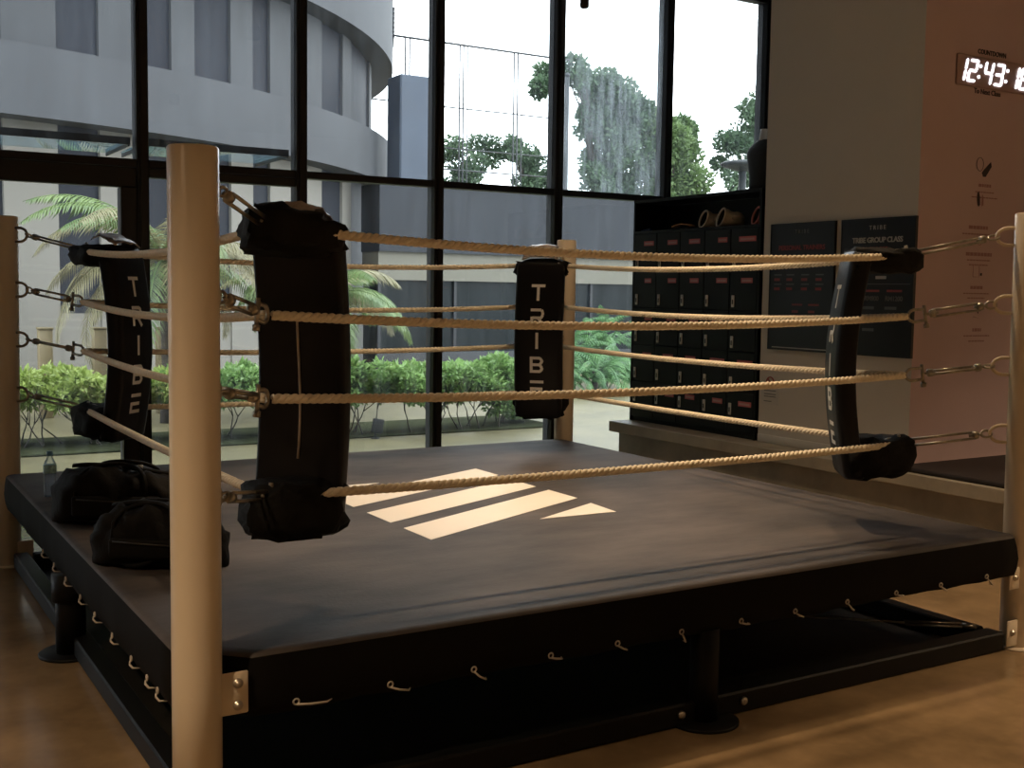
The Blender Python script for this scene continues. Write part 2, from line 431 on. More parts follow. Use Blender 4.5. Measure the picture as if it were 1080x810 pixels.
# floor rails
def rail(lo, hi):
    b = MB(); b.bbox(lo, hi, .008, 1, smooth=False); return b.build('floor_rail', M_steel, ring)
r1 = rail((-1.86, -2.0, .002), (1.98, -1.90, .095)); rail((-1.985, -1.86, .002), (-1.90, 2.0, .093))
rail((1.90, -1.88, .002), (1.985, 1.98, .093)); rail((-1.88, 1.90, .002), (1.88, 1.985, .094))
for x in (-.06, .27):
    b = MB(); b.lathe([(.017, 0), (.017, .012), (.012, .018), (0, .018)], (x, -2.0, .055), 12, axis=(0, -1, 0)); b.build('bolt', M_bolt, r1)
b = MB(); b.lathe([(.017, 0), (.017, .012), (.012, .018), (0, .018)], (.06, -2.0, .30), 12, axis=(0, -1, 0))
# diagonal tie brace on the floor by the right corner
b = MB()
for e in (-.02, .02): b.tube([(1.66 + e, -1.66 + e, .10), (1.86 + e, -1.84 + e, .105)], .007, 6)
b.tube([(1.2, -1.2, .09), (1.66, -1.66, .10)], .006, 6)
b.tube([(1.86, -1.84, .105), (1.91, -1.89, .105)], .012, 8)
b.build('tie_brace', M_brass, ring)
# lacing: small eyelet ring with a tail of cord
def lace(p, out, along, tail, droop):
    out = Vector(out); along = Vector(along); p = Vector(p)
    b = MB(); pts = []
    for k in range(12):
        a = 2 * math.pi * k / 12
        pts.append(p + out * .012 + along * (.0095 * math.cos(a)) + Vector((0, 0, .0095 * math.sin(a))))
    b.tube(pts, .0032, 6, closed=True)
    b.tube([p + out * .016 - Vector((0, 0, .008)), p + out * .02 + along * tail * .35 - Vector((0, 0, .008 + droop * .6)), p + out * .014 + along * tail * .8 - Vector((0, 0, .01 + droop)),
            p - out * .01 + along * tail - Vector((0, 0, .012 + droop))], [.0034, .0042, .0036, .002], 6)
    return b.build('lace', M_cord, ring)
for i, x in enumerate((-1.68, -1.35, -1.03, -.71, -.41, -.10, .21, .51, .82, 1.13, 1.43, 1.76)):
    lace((x, -HC - .010, .408), (0, -1, 0), (1, 0, 0), (.13, .085, .06, .06, .055, .025, .055, .06, .05, .06, .05, .05)[i], .008 + .012 * (i % 3))
for i, y in enumerate((.52, .20, -.10, -.44, -.74, -1.06, -1.37, -1.60, -1.74)):
    lace((-HC - .010, y, .412), (-1, 0, 0), (0, -1, 0), .04, .014)

# ------------------------------------------------------------------ posts
RP = .0755
ZT = 2.14
EZ = (1.06, 1.395, 1.697, 2.027)
POSTS = {'A': (-1.985, -2.0), 'D': (2.12, -1.96), 'B': (-2.0, 2.12), 'C': (2.1, 2.1)}
SG = {'A': (-1, -1), 'D': (1, -1), 'B': (-1, 1), 'C': (1, 1)}
TOPOFF = {'A': (.0, .0), 'D': (-.035, 0), 'B': (.02, 0), 'C': (0, 0)}
PLAB = {'A': 'nearest cream steel ring post, standing tallest in front of the black bags',
        'D': 'cream steel ring post cut by the frame beside the pink wall',
        'B': 'cream steel ring post behind the water bottle at the frame edge',
        'C': 'cream steel ring post half hidden behind the far pad reading TRIBE'}
EYE = {}
for key, (px, py) in POSTS.items():
    t = empty('ring_post', (px, py, 0), PLAB[key], 'post', 'corner posts of the boxing ring')
    ox, oy = TOPOFF[key]
    cx = lambda z: (ox * z / ZT, oy * z / ZT)
    b = MB(); rings = []
    for z, r in ((.0, RP), (.5, RP), (1.0, RP), (1.5, RP), (ZT - .006, RP), (ZT, RP - .005)):
        c0 = cx(z); rings.append([(c0[0] + r * math.cos(2 * math.pi * k / 48), c0[1] + r * math.sin(2 * math.pi * k / 48), z) for k in range(48)])
    b.loft(rings); b.build('tube', M_post, t)
    b = MB(); b.lathe([(.12, 0.0), (.12, .008), (.0, .008)], n=36); 
    if key != 'A': b.build('base_plate', M_post, t)
    d = Vector((-SG[key][0], -SG[key][1], 0)).normalized()
    EYE[key] = []
    for z in EZ:
        c0 = cx(z); base = Vector((c0[0], c0[1], z)) + d * (RP - .006)
        pts = []
        for k in range(17):
            a = -math.pi / 2 + math.pi * k / 16
            pts.append(base + d * (.03 + .055 * math.cos(a)) + Vector((0, 0, .042 * math.sin(a))))
        pts = [base + Vector((0, 0, -.042))] + pts + [base + Vector((0, 0, .042))]
        b = MB(); b.tube(pts, .0085, 8); b.build('eyelet', M_post if key in 'CD' else M_brass, t)
        EYE[key].append(Vector((px, py, 0)) + base + d * .080)
    # bolted brackets to the ring frame
    sx, sy = SG[key]
    for (z0, z1) in ((.405, .535), (.02, .15)) if key != 'A' else ((.400, .535), (.02, .12)):
        b = MB()
        if key == 'A': b.bbox((.05, -.040, z0), (.150, -.030, z1), .004, 1); pb = [(.115, -.040, z0 + .03), (.115, -.040, z1 - .035)]; ax = (0, -1, 0)
        elif key == 'D': b.bbox((-.135, -.05, z0 - .1 if z0 > .3 else z0), (-.05, -.04, z1 - .12 if z0 > .3 else z1), .004, 1); pb = [(-.10, -.05, z0 + .07 if z0 < .3 else z0 - .04)]; ax = (0, -1, 0)
        else: b.bbox((.02 if sx < 0 else -.14, -.055 * sy - .005, z0 - .1 if z0 > .3 else z0), (.14 if sx < 0 else -.02, -.055 * sy + .005, z1 - .12 if z0 > .3 else z1), .004, 1); pb = []; ax = (0, -1, 0)
        br = b.build('bracket', M_post, t)
        for p in pb:
            b = MB(); b.lathe([(.016, 0), (.016, .006), (.010, .007), (.010, .014), (0, .015)], p, 12, axis=ax); b.build('bolt', M_bolt, br)

# ------------------------------------------------------------------ ropes
TQ = 1.632
RZ = (1.0, 1.342, 1.631, 1.93)
LEVEL = ('lowest', 'second lowest', 'second highest', 'top')
SAG = (.012, .028, .042, .052)
SIDE = {('A', 'D'): 'along the near side of the ring', ('B', 'A'): 'along the bag side of the ring',
        ('B', 'C'): 'along the window side of the ring', ('D', 'C'): 'along the locker side of the ring'}
def rope_mesh(P0, P1, sag, r=.0185, pitch=.085):
    P0, P1 = Vector(P0), Vector(P1); L = (P1 - P0).length; u = (P1 - P0) / L
    lat = u.cross(Vector((0, 0, 1))).normalized()
    N = int(L / pitch * 11); b = MB(); rs = r * .56
    for s in range(3):
        pts = []
        for i in range(N + 1):
            q = i / N; a = 2 * math.pi * (q * L / pitch + s / 3)
            c0 = P0 + u * (L * q) - Vector((0, 0, sag * 4 * q * (1 - q)))
            upv = Vector((0, 0, 1))
            pts.append(c0 + (lat * math.cos(a) + upv * math.sin(a)) * (r - rs))
        b.tube(pts, rs, 7)
    return b
for (k0, k1), where in SIDE.items():
    a = Vector((SG[k0][0] * TQ, SG[k0][1] * TQ, 0)); c0 = Vector((SG[k1][0] * TQ, SG[k1][1] * TQ, 0))
    u = (c0 - a).normalized()
    for i in range(4):
        e0 = .020; z = RZ[i]
        b = rope_mesh(a + u * e0 + Vector((0, 0, z)), c0 - u * e0 + Vector((0, 0, z)), SAG[i])
        o = b.build('ring_rope', M_rope)
        tag(o, '%s twisted tan ring rope %s' % (LEVEL[i], where), 'rope', 'ropes of the boxing ring')

# ------------------------------------------------------------------ turnbuckles between post eyelets and rope corners
CNAME = {'A': 'nearest post', 'D': 'post at the pink wall', 'B': 'post behind the water bottle', 'C': 'far post by the windows'}
for key in 'ABDC':
    for i in range(4):
        P0 = EYE[key][i]; tq = 1.565 if i in (0, 3) else TQ; P1 = Vector((SG[key][0] * tq, SG[key][1] * tq, RZ[i] - (.012 if i in (0, 3) else 0)))
        u = (P1 - P0).normalized(); L = (P1 - P0).length
        s = Vector((0, 0, 1)); s = (s - u * s.dot(u)).normalized(); w = u.cross(s)
        ang = (0.5, 1.2, .15, .9)[i]; s2 = s * math.cos(ang) + w * math.sin(ang); w2 = u.cross(s2)
        t = empty('turnbuckle', P0, '%s steel turnbuckle and shackle at the %s' % (LEVEL[i], CNAME[key]), 'turnbuckle', 'turnbuckles tensioning the ring ropes')
        X = lambda a, p=0, q=0: u * a + s2 * p + w2 * q
        f0, f1, f2, f3 = .04, .075, L - .115, L - .07
        # hook round the eyelet
        b = MB(); b.tube([X(.022 + .026 * math.cos(2 * math.pi * k / 14), .018 * math.sin(2 * math.pi * k / 14)) for k in range(14)], .006, 6, closed=True)
        b.build('hook', M_brass, t)
        b = MB(); b.tube([X(f0), X(f1 + .03)], .0065, 8); b.build('threaded_rod', M_brass, t)
        b = MB(); b.tube([X(f2 - .03), X(f3)], .0065, 8); b.build('threaded_rod', M_brass, t)
        b = MB()
        for e in (-1, 1): b.tube([X(f1, .0165 * e), X(f2, .0165 * e)], .0068, 8)
        for a_ in (f1, f2): b.tube([X(a_ - .016), X(a_ - .012), X(a_ + .012), X(a_ + .016)], [.012, .0195, .0195, .012], 10)
        b.build('body', M_brass, t)
        b = MB(); pts = []
        for k in range(13):
            a_ = math.pi / 2 - math.pi * k / 12
            pts.append(X(L - .028 + .034 * math.cos(a_), 0, 0) + s * .030 * math.sin(a_))
        pts = [X(f3 - .012) + s * .027] + pts + [X(f3 - .012) - s * .027]
        b.tube(pts, .0078, 8)
        sh = b.build('shackle', M_brass, t)
        b = MB(); b.tube([X(f3 - .008) + s * .046, X(f3 - .008) - s * .05], .0085, 8); b.lathe([(.014, 0), (.014, .02), (0, .022)], X(f3 - .008) - s * .046, 8, axis=-s)
        b.build('pin', M_brass, sh)

# ------------------------------------------------------------------ corner pads
PLABEL = {'A': 'black corner pad seen from behind with one white cord, beside the nearest post',
          'D': 'black corner pad seen edge on before the posters, lettered TRIBE',
          'B': 'black corner pad lettered TRIBE hanging above the bags and water bottle',
          'C': 'black corner pad lettered TRIBE squarely facing us before the windows'}
ZB0, ZB1 = .83, 1.945
def pad(key):
    sx, sy = SG[key]
    d = Vector((sx, sy, 0)).normalized(); l = Vector((d.y, -d.x, 0))
    t = empty('corner_pad', (sx * 1.45, sy * 1.45, ZB0), PLABEL[key], 'corner pad', 'corner pads of the boxing ring')
    T0 = Vector(t.location); t.rotation_euler = (0, 0, math.radians(8 if key == 'D' else 0))
    bow = lambda z: 1.455 - .045 * math.sin(math.pi * (z - ZB0) / (ZB1 - ZB0))
    def W(lat, dep, z):   # lateral, depth outward from the front face, height -> local
        tt = bow(z); return d * (tt * math.sqrt(2) - .055 + dep) + l * lat + Vector((0, 0, z)) - T0
    hw, th = .172, .10
    sec = []
    for (cx_, cy_, a0) in ((hw - .035, .035, -90), (hw - .02, th - .02, 0), (-hw + .02, th - .02, 90), (-hw + .035, .035, 180)):
        r_ = .035 if cy_ < .05 else .02
        for k in range(4):
            a = math.radians(a0 + 30 * k); sec.append((cx_ + r_ * math.cos(a), cy_ + r_ * math.sin(a)))
    b = MB(); rings = []
    zs = [ZB0, ZB0 + .012, ZB0 + .035] + [ZB0 + .035 + (ZB1 - ZB0 - .07) * k / 18 for k in range(1, 18)] + [ZB1 - .035, ZB1 - .012, ZB1]
    for i, z in enumerate(zs):
        sh = {0: .80, 1: .94, len(zs) - 1: .80, len(zs) - 2: .94}.get(i, 1.0)
        rings.append([W(a * (1 if sh == 1 else .98 * sh + .04), (c_ - th / 2) * sh + th / 2, z) for a, c_ in sec])
    b.loft(rings); body = fix_normals(b.build('pad_body', M_pad, t))
    # letters T R I B E down the inward face, each its own part
    def bar(b, x0, y0, x1, y1, w=.02):
        v = Vector((x1 - x0, y1 - y0)).normalized(); nn = Vector((-v.y, v.x)) * w / 2
        return [(x0 + nn.x, y0 + nn.y), (x0 - nn.x, y0 - nn.y), (x1 - nn.x, y1 - nn.y), (x1 + nn.x, y1 + nn.y)]
    H, Wd = .115, .098
    x0, x1, y0, y1 = -Wd / 2, Wd / 2, -H / 2, H / 2
    hb = .01
    G = {'T': [(x0, y1 - hb, x1, y1 - hb), (0, y1, 0, y0)],
         'R': [(x0, y1 - hb, .028, y1 - hb), (.028, y1 - hb, x1 - hb, y1 - .025), (x1 - hb, y1 - .025, x1 - hb, y1 - .045), (x1 - hb, y1 - .045, .028, y1 - .066),
               (.032, y1 - .066, x0 + .012, y1 - .066), (x0 + .010, y1 - .058, x0 + .010, y0), (.004, y1 - .066, x1 - .008, y0)],
         'I': [(0, y1, 0, y0)],
         'B': [(x0 + hb, y0, x0 + hb, y1), (x0, y1 - hb, .026, y1 - hb), (x0, 0, .028, 0), (x0, y0 + hb, .026, y0 + hb),
               (.024, y1 - hb, x1 - hb, y1 - .028), (x1 - hb, y1 - .026, x1 - hb, .022), (x1 - hb, .024, .024, .002), (.024, -.002, x1 - hb, -.022), (x1 - hb, -.022, x1 - hb, y0 + .026), (x1 - hb, y0 + .028, .024, y0 + hb)],
         'E': [(x0, y1 - hb, x1, y1 - hb), (x0 + hb, 0.008, x0 + hb, y0), (x0, 0 - .002, x1 - .008, 0 - .002), (x0, y0 + hb, x1, y0 + hb)]}
    for ch, zc in zip('TRIBE', (1.725, 1.555, 1.385, 1.215, 1.045)):
        b = MB()
        for q, seg in enumerate(G[ch]):
            poly = bar(b, *seg)
            hgt = .0016 + .00012 * q
            b.prism(poly, hgt, lambda u, v, w: W(u, -.0004 - w, zc + v))
        fix_normals(b.build('letter', M_padlet, body))
    # sleeves of cloth wrapped over the rope corner, top and bottom
    rr = random.Random(hash(key) % 97 + 5 if False else ord(key))
    def sleeve(zc, hh, name, slope, fl=-.15):
        b = MB(); rings = []
        r0 = 1.43 * math.sqrt(2) + .00; r1 = 1.668 * math.sqrt(2)
        for i in range(9):
            q = i / 8; rad = r0 + (r1 - r0) * q
            e_ = min(max((q - .36) / .64, 0), 1); e_ = e_ * e_ * (3 - 2 * e_); wq = .181 * (1 - e_) + .066 * e_; hq = hh * (1 + fl * q)
            if i == 8: wq *= .7; hq *= .72
            z = zc + slope * q * (.4 + .6 * q)
            ring = []
            for k in range(24):
                a = 2 * math.pi * k / 24; ca, sa = math.cos(a), math.sin(a)
                pw = .55
                X_ = wq * math.copysign(abs(ca) ** pw, ca); Z_ = hq * math.copysign(abs(sa) ** pw, sa)
                j = 1 + rr.uniform(-.15, .15)
                ring.append(d * (rad + rr.uniform(-.012, .012)) + l * X_ * j + Vector((0, 0, z + Z_ * j)) - T0)
            rings.append(ring)
        b.loft(rings); return fix_normals(b.build(name, M_padcloth, t))
    s1 = sleeve(1.90, .062, 'top_sleeve', .045 if key == 'A' else .005, .4 if key == 'A' else -.05); s2 = sleeve(.925, .098, 'bottom_sleeve', .02, -.02)
    if key in 'CAB':
        # worn leather patch over the top sleeve
        b = MB(); N = 8
        g = [[None] * (N + 1) for _ in range(N + 1)]
        for i in range(N + 1):
            for j in range(N + 1):
                la = -.13 + .26 * i / N; q = j / N
                g[i][j] = W(la * (1 - .25 * q), -.006 + .17 * q, 1.955 + (.09 if key == 'C' else .05) * math.sin(q * 2.4) + .028 * (1 - (la / .15) ** 2) + rr.uniform(-.008, .008))
        vs = [p for row in g for p in row] + [p - Vector((0, 0, .008)) for row in g for p in row]
        n1 = N + 1; m_ = n1 * n1; fs = []
        for i in range(N):
            for j in range(N):
                q4 = (i * n1 + j, (i + 1) * n1 + j, (i + 1) * n1 + j + 1, i * n1 + j + 1)
                fs.append(q4); fs.append(tuple(m_ + x for x in reversed(q4)))
        for i in range(N):
            for (a, c_) in ((i * n1, (i + 1) * n1), ((i + 1) * n1 + N, i * n1 + N), (i + 1, i), (N * n1 + i, N * n1 + i + 1)):
                fs.append((a, m_ + a, m_ + c_, c_))
        b.add(vs, fs, 0, True); o = fix_normals(b.build('leather_patch', M_padpatch, s1)); o['label'] = 'worn grey brown leather patch'
    # lace cord down the back
    b = MB(); b.tube([W(.0 + .004 * math.sin(9 * z), th + .004, z) for z in [1.63 - .53 * k / 12 for k in range(13)]], .0048, 6)
    o = b.build('cord', M_cord, t); o['label'] = 'white cord'
for key in 'ABDC': pad(key)

# ------------------------------------------------------------------ lockers
lk = empty('locker_cabinet', (XR, 2.66, ZSL), 'tall black locker cabinet with red name tags and open top shelf', 'lockers')
K0 = Vector(lk.location)
Y0, Y1, Z1 = 1.78, 3.55, 2.63
XB = XR + .42
def kp(mb, name, m, parent=None):
    o = mb.build(name, m); child_world(o, lk) if parent is None else None
    if parent is not None:
        o.parent = parent
    return o
b = MB()
b.box((XR + .02, Y0, ZSL), (XB, Y1, ZSL + .03)); b.box((XR, Y0, Z1 - .03), (XB, Y1, Z1)); b.box((XR, Y0, ZSL), (XB, Y0 + .025, Z1 - .031))
b.box((XR, Y1 - .025, ZSL), (XB, Y1, Z1 - .031)); b.box((XB - .015, Y0 + .025, ZSL + .031), (XB, Y1 - .025, Z1 - .031))
b.box((XR, Y0 + .025, 2.31), (XB - .015, Y1 - .025, 2.33))
b.box((XR + .02, Y0 + .026, ZSL + .03), (XB - .016, Y1 - .026, 2.309))
kp(b, 'carcass', M_locker)
CW = (Y1 - Y0 - .05) / 5
RH = (2.305 - .53) / 5
tagw = [[.15, .14, .15, .12, .21], [.10, .12, .12, .14, .14], [.11, .13, .12, .13, .12], [.13, .15, .14, .19, .19], [.12, .13, .13, .13, .16]]
for r in range(5):
    for c_ in range(5):
        ya = Y1 - .025 - c_ * CW; yb = ya - CW; zt = 2.305 - r * RH; zb = zt - RH
        b = MB(); b.bbox((XR - .002, yb + .004, zb + .004), (XR + .018, ya - .004, zt - .004), .003, 1, smooth=False)
        dr = kp(b, 'door', M_locker)
        hz = zt - (.275 if r < 4 else .15); hy = ya - .052
        b = MB(); b.bbox((XR - .010, hy - .019, hz - .052), (XR - .002, hy + .019, hz + .052), .004, 1)
        hd = kp(b, 'handle', M_lock, dr)
        b = MB(); b.bbox((XR - .013, hy - .0075, hz - .027), (XR - .009, hy + .0075, hz + .014), .002, 1); kp(b, 'keyhole', M_lockhole, hd) if False else kp(b, 'keyhole', M_lockhole, dr)
        tw = tagw[r][c_]; tz = zt - .095; ty = ya - .215 + rnd.uniform(-.03, .03)
        b = MB(); b.box((XR - .005, ty - tw / 2, tz - .022), (XR - .002, ty + tw / 2, tz + .022), 0)
        b.box((XR - .0058, ty - tw * .4, tz - .010), (XR - .0045, ty + tw * .4, tz + .008), 1)
        kp(b, 'name_tag', [M_tag, M_tagtxt], dr)

# things on the shelf
ZS = 2.33
def glove(y, yaw, m, label, s=1.0, group=None, name='boxing_glove'):
    """cuff opening towards the room, rounded fist behind"""
    t = empty(name, (XR + .045, y, ZS), label, 'glove', group)
    t.rotation_euler = (0, 0, yaw)
    b = MB(); rings = []
    for q, ry, rz, zc in ((0, .058, .082, .085), (.04, .060, .080, .083), (.09, .058, .070, .075), (.13, .066, .068, .071), (.17, .074, .070, .072), (.21, .070, .066, .069), (.245, .05, .05, .065), (.26, .02, .022, .062)):
        rings.append([(q * s + .34 * (1 - q / .26) * (zc + rz * math.sin(a)) * s, ry * s * math.cos(a), (zc + rz * math.sin(a)) * s) for a in [2 * math.pi * k / 20 for k in range(20)]])
    b.loft(rings, caps=False); n_ = 20
    b.add(rings[-1], [tuple(range(n_))])
    inner = [[(p[0] + .0, p[1] * .84, (p[2] - .084 * s) * .86 + .084 * s) for p in rings[0]], [(p[0], p[1] * .8, (p[2] - .08 * s) * .8 + .08 * s) for p in rings[2]], [(p[0] - .03, p[1] * .5, (p[2] - .075 * s) * .5 + .075 * s) for p in rings[3]]]
    b.loft([rings[0], inner[0]], caps=False); body = fix_normals(b.build('shell', m, t))
    b = MB(); b.loft(inner, caps=False); b.add(inner[-1], [tuple(range(n_))]); b.build('lining', M_gloved, t)
    b = MB(); pts = [(.34 * (.085 + .08 * math.sin(a)) * s - .002, .056 * s * math.cos(a), (.085 + .08 * math.sin(a)) * s) for a in [2 * math.pi * k / 24 for k in range(24)]]
    b.tube(pts, .0095, 8, closed=True); b.build('cuff_rim', m, t)
    b = MB(); rings = []
    for q, r_ in ((.10, .012), (.12, .026), (.16, .03), (.19, .026), (.205, .01)):
        rings.append([(q * s, (-.068 + r_ * math.cos(a)) * s, (.08 + r_ * math.sin(a)) * s) for a in [2 * math.pi * k / 12 for k in range(12)]])
    b.loft(rings); fix_normals(b.build('thumb', m, t))
    return t
glove(2.60, -.05, M_glove, 'beige boxing glove with open cuff, left of the pair on shelf', .95, 'pair of beige gloves')
glove(2.37, -.16, M_glove, 'beige boxing glove with open cuff, right of the pair on shelf', 1.0, 'pair of beige gloves')
glove(1.92, -.2, M_gred, 'dull red boxing glove at the wall end of the shelf', .92)
t = empty('hand_wrap', (XR + .09, 2.89, ZS), 'folded orange brown hand wrap lying on the locker shelf', 'hand wrap')
b = MB(); rings = []
for i in range(13):
    q = i / 12; y = .13 - .26 * q; z = .03 + .018 * math.sin(q * 3.1)
    rings.append([(-.02 + a, y, z + c_) for a, c_ in ((-.03, -.006), (.03, -.006), (.03, .004), (-.03, .004))])
b.loft(rings, smooth=False); fix_normals(b.build('strap', M_gorange, t))
b = MB(); rings = []
for i in range(13):
    q = i / 12; y = .11 - .22 * q; z = .008 + .012 * math.sin(q * 3.1)
    rings.append([(-.02 + a, y, z + c_) for a, c_ in ((-.035, -.007), (.035, -.007), (.035, .004), (-.035, .004))])
b.loft(rings, smooth=False); fix_normals(b.build('inner_fold', M_gloved, t))
t = empty('hand_wrap', (XR + .07, 3.44, ZS), 'small dark blue strap lying at the shelf end by the window', 'hand wrap')
b = MB(); rings = []
for i in range(9):
    q = i / 8; rings.append([(a, .06 - .12 * q, .006 + .022 * q * (1 - .3 * q) + c_) for a, c_ in ((-.02, -.005), (.02, -.005), (.02, .005), (-.02, .005))])
b.loft(rings, smooth=False); fix_normals(b.build('strap', M_gblue, t))
b = MB(); b.bbox((-.02, -.07, .0), (.02, -.05, .03), .004, 1); b.build('buckle', M_gblue, t)

# mannequin torso on top of the lockers
t = empty('mannequin_torso', (XR + .21, 1.985, Z1), 'headless mannequin torso in black shirt on top of the lockers', 'mannequin')
b = MB(); rings = []
for z, rx, ry in ((0, .10, .145), (.06, .10, .145), (.14, .10, .15), (.22, .108, .165), (.29, .110, .180), (.335, .105, .187), (.37, .09, .175), (.40, .075, .135), (.425, .06, .085), (.435, .05, .06)):
    rings.append([(rx * math.cos(a), ry * math.copysign(abs(math.sin(a)) ** .8, math.sin(a)), z) for a in [2 * math.pi * k / 28 for k in range(28)]])
b.loft(rings); fix_normals(b.build('shirt', M_mann, t))
b = MB(); b.lathe([(.062, .41), (.052, .45), (.047, .50), (.045, .525), (.0, .53)], n=20); b.build('neck', M_mannskin, t)

# ------------------------------------------------------------------ posters, notice, clock, decals
def on_wall(y0, z0):      # plane x = XR facing -x: u to the viewer's right (= -y), v up, w out
    return lambda u, v, w: (XR - w, y0 - u, z0 + v)
def put_text(b, body, size, fn, u, v, w, mi=0, spacing=1.0, offset=0.0):
    vs, fs = text_mesh(body, size, spacing=spacing, offset=offset)
    b.add([fn(p.x + u, p.y + v, w + p.z) for p in vs], fs, mi)
def rect(b, fn, u0, v0, u1, v1, w0, w1, mi=0):
    b.prism([(u0, v0), (u1, v0), (u1, v1), (u0, v1)], w1 - w0, lambda u, v, w: fn(u, v, w + w0), mi)
def poster(yc, label):
    t = empty('wall_poster', (XR, yc, 1.80), label, 'poster')
    fn0 = on_wall(yc, 1.80); T0 = Vector(t.location)
    fn = lambda u, v, w: tuple(Vector(fn0(u, v, w)) - T0)
    b = MB(); rect(b, fn, -.345, -.51, .345, .51, .001, .022); fix_normals(b.build('panel', M_poster, t))
    b = MB()
    for r in ((-.352, -.517, .352, -.508), (-.352, .508, .352, .517), (-.352, -.508, -.344, .508), (.344, -.508, .352, .508)): rect(b, fn, *r, .0, .026)
    fix_normals(b.build('edge', M_posterframe, t))
    return t, fn
INK = [M_pwhite, M_pgrey, M_pred]
t, fn = poster(1.285, 'black poster with small red price lines, beside the lockers')
b = MB(); W0 = .0235
put_text(b, 'TRIBE', .045, fn, -.0, .445, W0, 1, 1.5)
put_text(b, 'PERSONAL TRAINERS', .053, fn, 0, .316, W0, 2, 1.0, .0012)
for i, u in enumerate((-.265, -.125, .04, .195)):
    for j, v in enumerate((.068, -.008)):
        rect(b, fn, u - .03, v + .026, u + .055, v + .036, W0, W0 + .001, 1)
        rect(b, fn, u - .03, v - .018, u + .035, v + .004, W0, W0 + .001, 2)
for u in (-.035, .145):
    rect(b, fn, u - .05, -.15, u + .065, -.135, W0, W0 + .001, 2)
    rect(b, fn, u - .05, -.208, u + .02, -.188, W0, W0 + .001, 2)
rect(b, fn, -.30, -.50, .33, -.492, W0, W0 + .001, 0)
fix_normals(b.build('print', INK, t))
t, fn = poster(.515, 'black poster headed TRIBE GROUP CLASS beside the pink wall')
b = MB()
put_text(b, 'TRIBE', .045, fn, -.0, .445, W0, 0, 1.5)
put_text(b, 'TRIBE GROUP CLASS', .055, fn, 0, .352, W0, 0, .93, .0016)
put_text(b, 'PACKAGES', .046, fn, -.02, .285, W0, 2, 1.1)
for u in (-.215, .06): 
    rect(b, fn, u - .06, .062, u + .04, .085, W0, W0 + .001, 0)
for u, tx in ((-.045, 'RM800'), (.165, 'RM1200')):
    rect(b, fn, u - .055, -.035, u + .085, -.018, W0, W0 + .001, 2)
    put_text(b, tx, .050, fn, u + .012, -.085, W0, 1, .95, .001)
    rect(b, fn, u - .07, -.165, u + .04, -.143, W0, W0 + .001, 1)
rect(b, fn, -.30, .022, .32, .027, W0, W0 + .001, 1)
rect(b, fn, -.11, -.33, .0, -.308, W0, W0 + .001, 1)
for v in (.14, .07): rect(b, fn, -.30, v, -.275, v + .022, W0, W0 + .001, 0)
fix_normals(b.build('print', INK, t))

t = empty('wall_notice', (XR, 1.61, .935), 'small white paper notice with a red circle beside the lockers', 'notice')
fn = lambda u, v, w: (-w, -u, v)
b = MB(); rect(b, fn, -.10, -.12, .10, .12, 0, .002); fix_normals(b.build('sheet', M_paper, t))
b = MB(); b.tube([fn(-.0 + .042 * math.cos(a), .07 + .042 * math.sin(a), .003) for a in [2 * math.pi * k / 24 for k in range(24)]], .006, 6, closed=True)
b.tube([fn(-.03, .10, .003), fn(.03, .04, .003)], .006, 6)
for k, v in enumerate((.0, -.03, -.05, -.09)): rect(b, fn, -.07, v - .005, .07 if k < 3 else .02, v + .002, .002, .003, 1)
fix_normals(b.build('print', [M_pred, M_pgrey], t))

YP = .17
# digital clock on the pink wall
t = empty('digital_clock', (4.62, YP, 3.40), 'glowing white digital wall clock reading 12:43:18 on pink wall', 'clock')
fnc = lambda u, v, w: (u - 4.62, -w, v - 3.40)
SH = .24
def seg_digit(ch, x0, wd, mp=None):
    z0, z1 = 3.315, 3.482; zm = (z0 + z1) / 2; sw = .019; g = .002
    S = {'0': 'abcdef', '1': 'bc', '2': 'abged', '3': 'abgcd', '4': 'fgbc', '8': 'abcdefg'}[ch]
    b = MB(); xa, xb = x0, x0 + wd
    sk = lambda x, z: x + (z - z0) * SH
    def hbar(z):
        poly = [(xa + .006, z), (xa + sw * .7, z + sw / 2), (xb - sw * .7, z + sw / 2), (xb - .006, z), (xb - sw * .7, z - sw / 2), (xa + sw * .7, z - sw / 2)]
        b.prism([(sk(x, zz), zz) for x, zz in poly], .008, lambda u, v, w: fnc(u, v, .018 + w))
    def vbar(x, za, zb):
        poly = [(x, za + g), (x + sw / 2, za + sw * .6), (x + sw / 2, zb - sw * .6), (x, zb - g), (x - sw / 2, zb - sw * .6), (x - sw / 2, za + sw * .6)]
        b.prism([(sk(xx, zz), zz) for xx, zz in poly], .0075, lambda u, v, w: fnc(u, v, .018 + w))
    if 'a' in S: hbar(z1 - sw / 2)
    if 'g' in S: hbar(zm)
    if 'd' in S: hbar(z0 + sw / 2)
    xl, xr = xa + sw / 2, xb - sw / 2
    if 'f' in S: vbar(xl, zm, z1)
    if 'e' in S: vbar(xl, z0, zm)
    if 'b' in S: vbar(xr, zm, z1)
    if 'c' in S: vbar(xr, z0, zm)
    fix_normals(b.build('digit', M_digit, t))
seg_digit('1', 4.245, .022); seg_digit('2', 4.29, .096); seg_digit('4', 4.468, .098); seg_digit('3', 4.595, .098)
seg_digit('1', 4.852, .022); seg_digit('8', 4.895, .10)
for x in (4.415, 4.73):
    b = MB()
    for z in (3.36, 3.44):
        b.lathe([(.012, 0), (.012, .008), (0, .008)], fnc(x + (z - 3.315) * SH, z, .018), 12, axis=(0, -1, 0))
    b.build('colon', M_digit, t)
b = MB(); b.bbox((4.19 - 4.62, -.018, 3.285 - 3.40), (5.10 - 4.62, 0, 3.51 - 3.40), .015, 3); b.build('backing', M_clock, t)
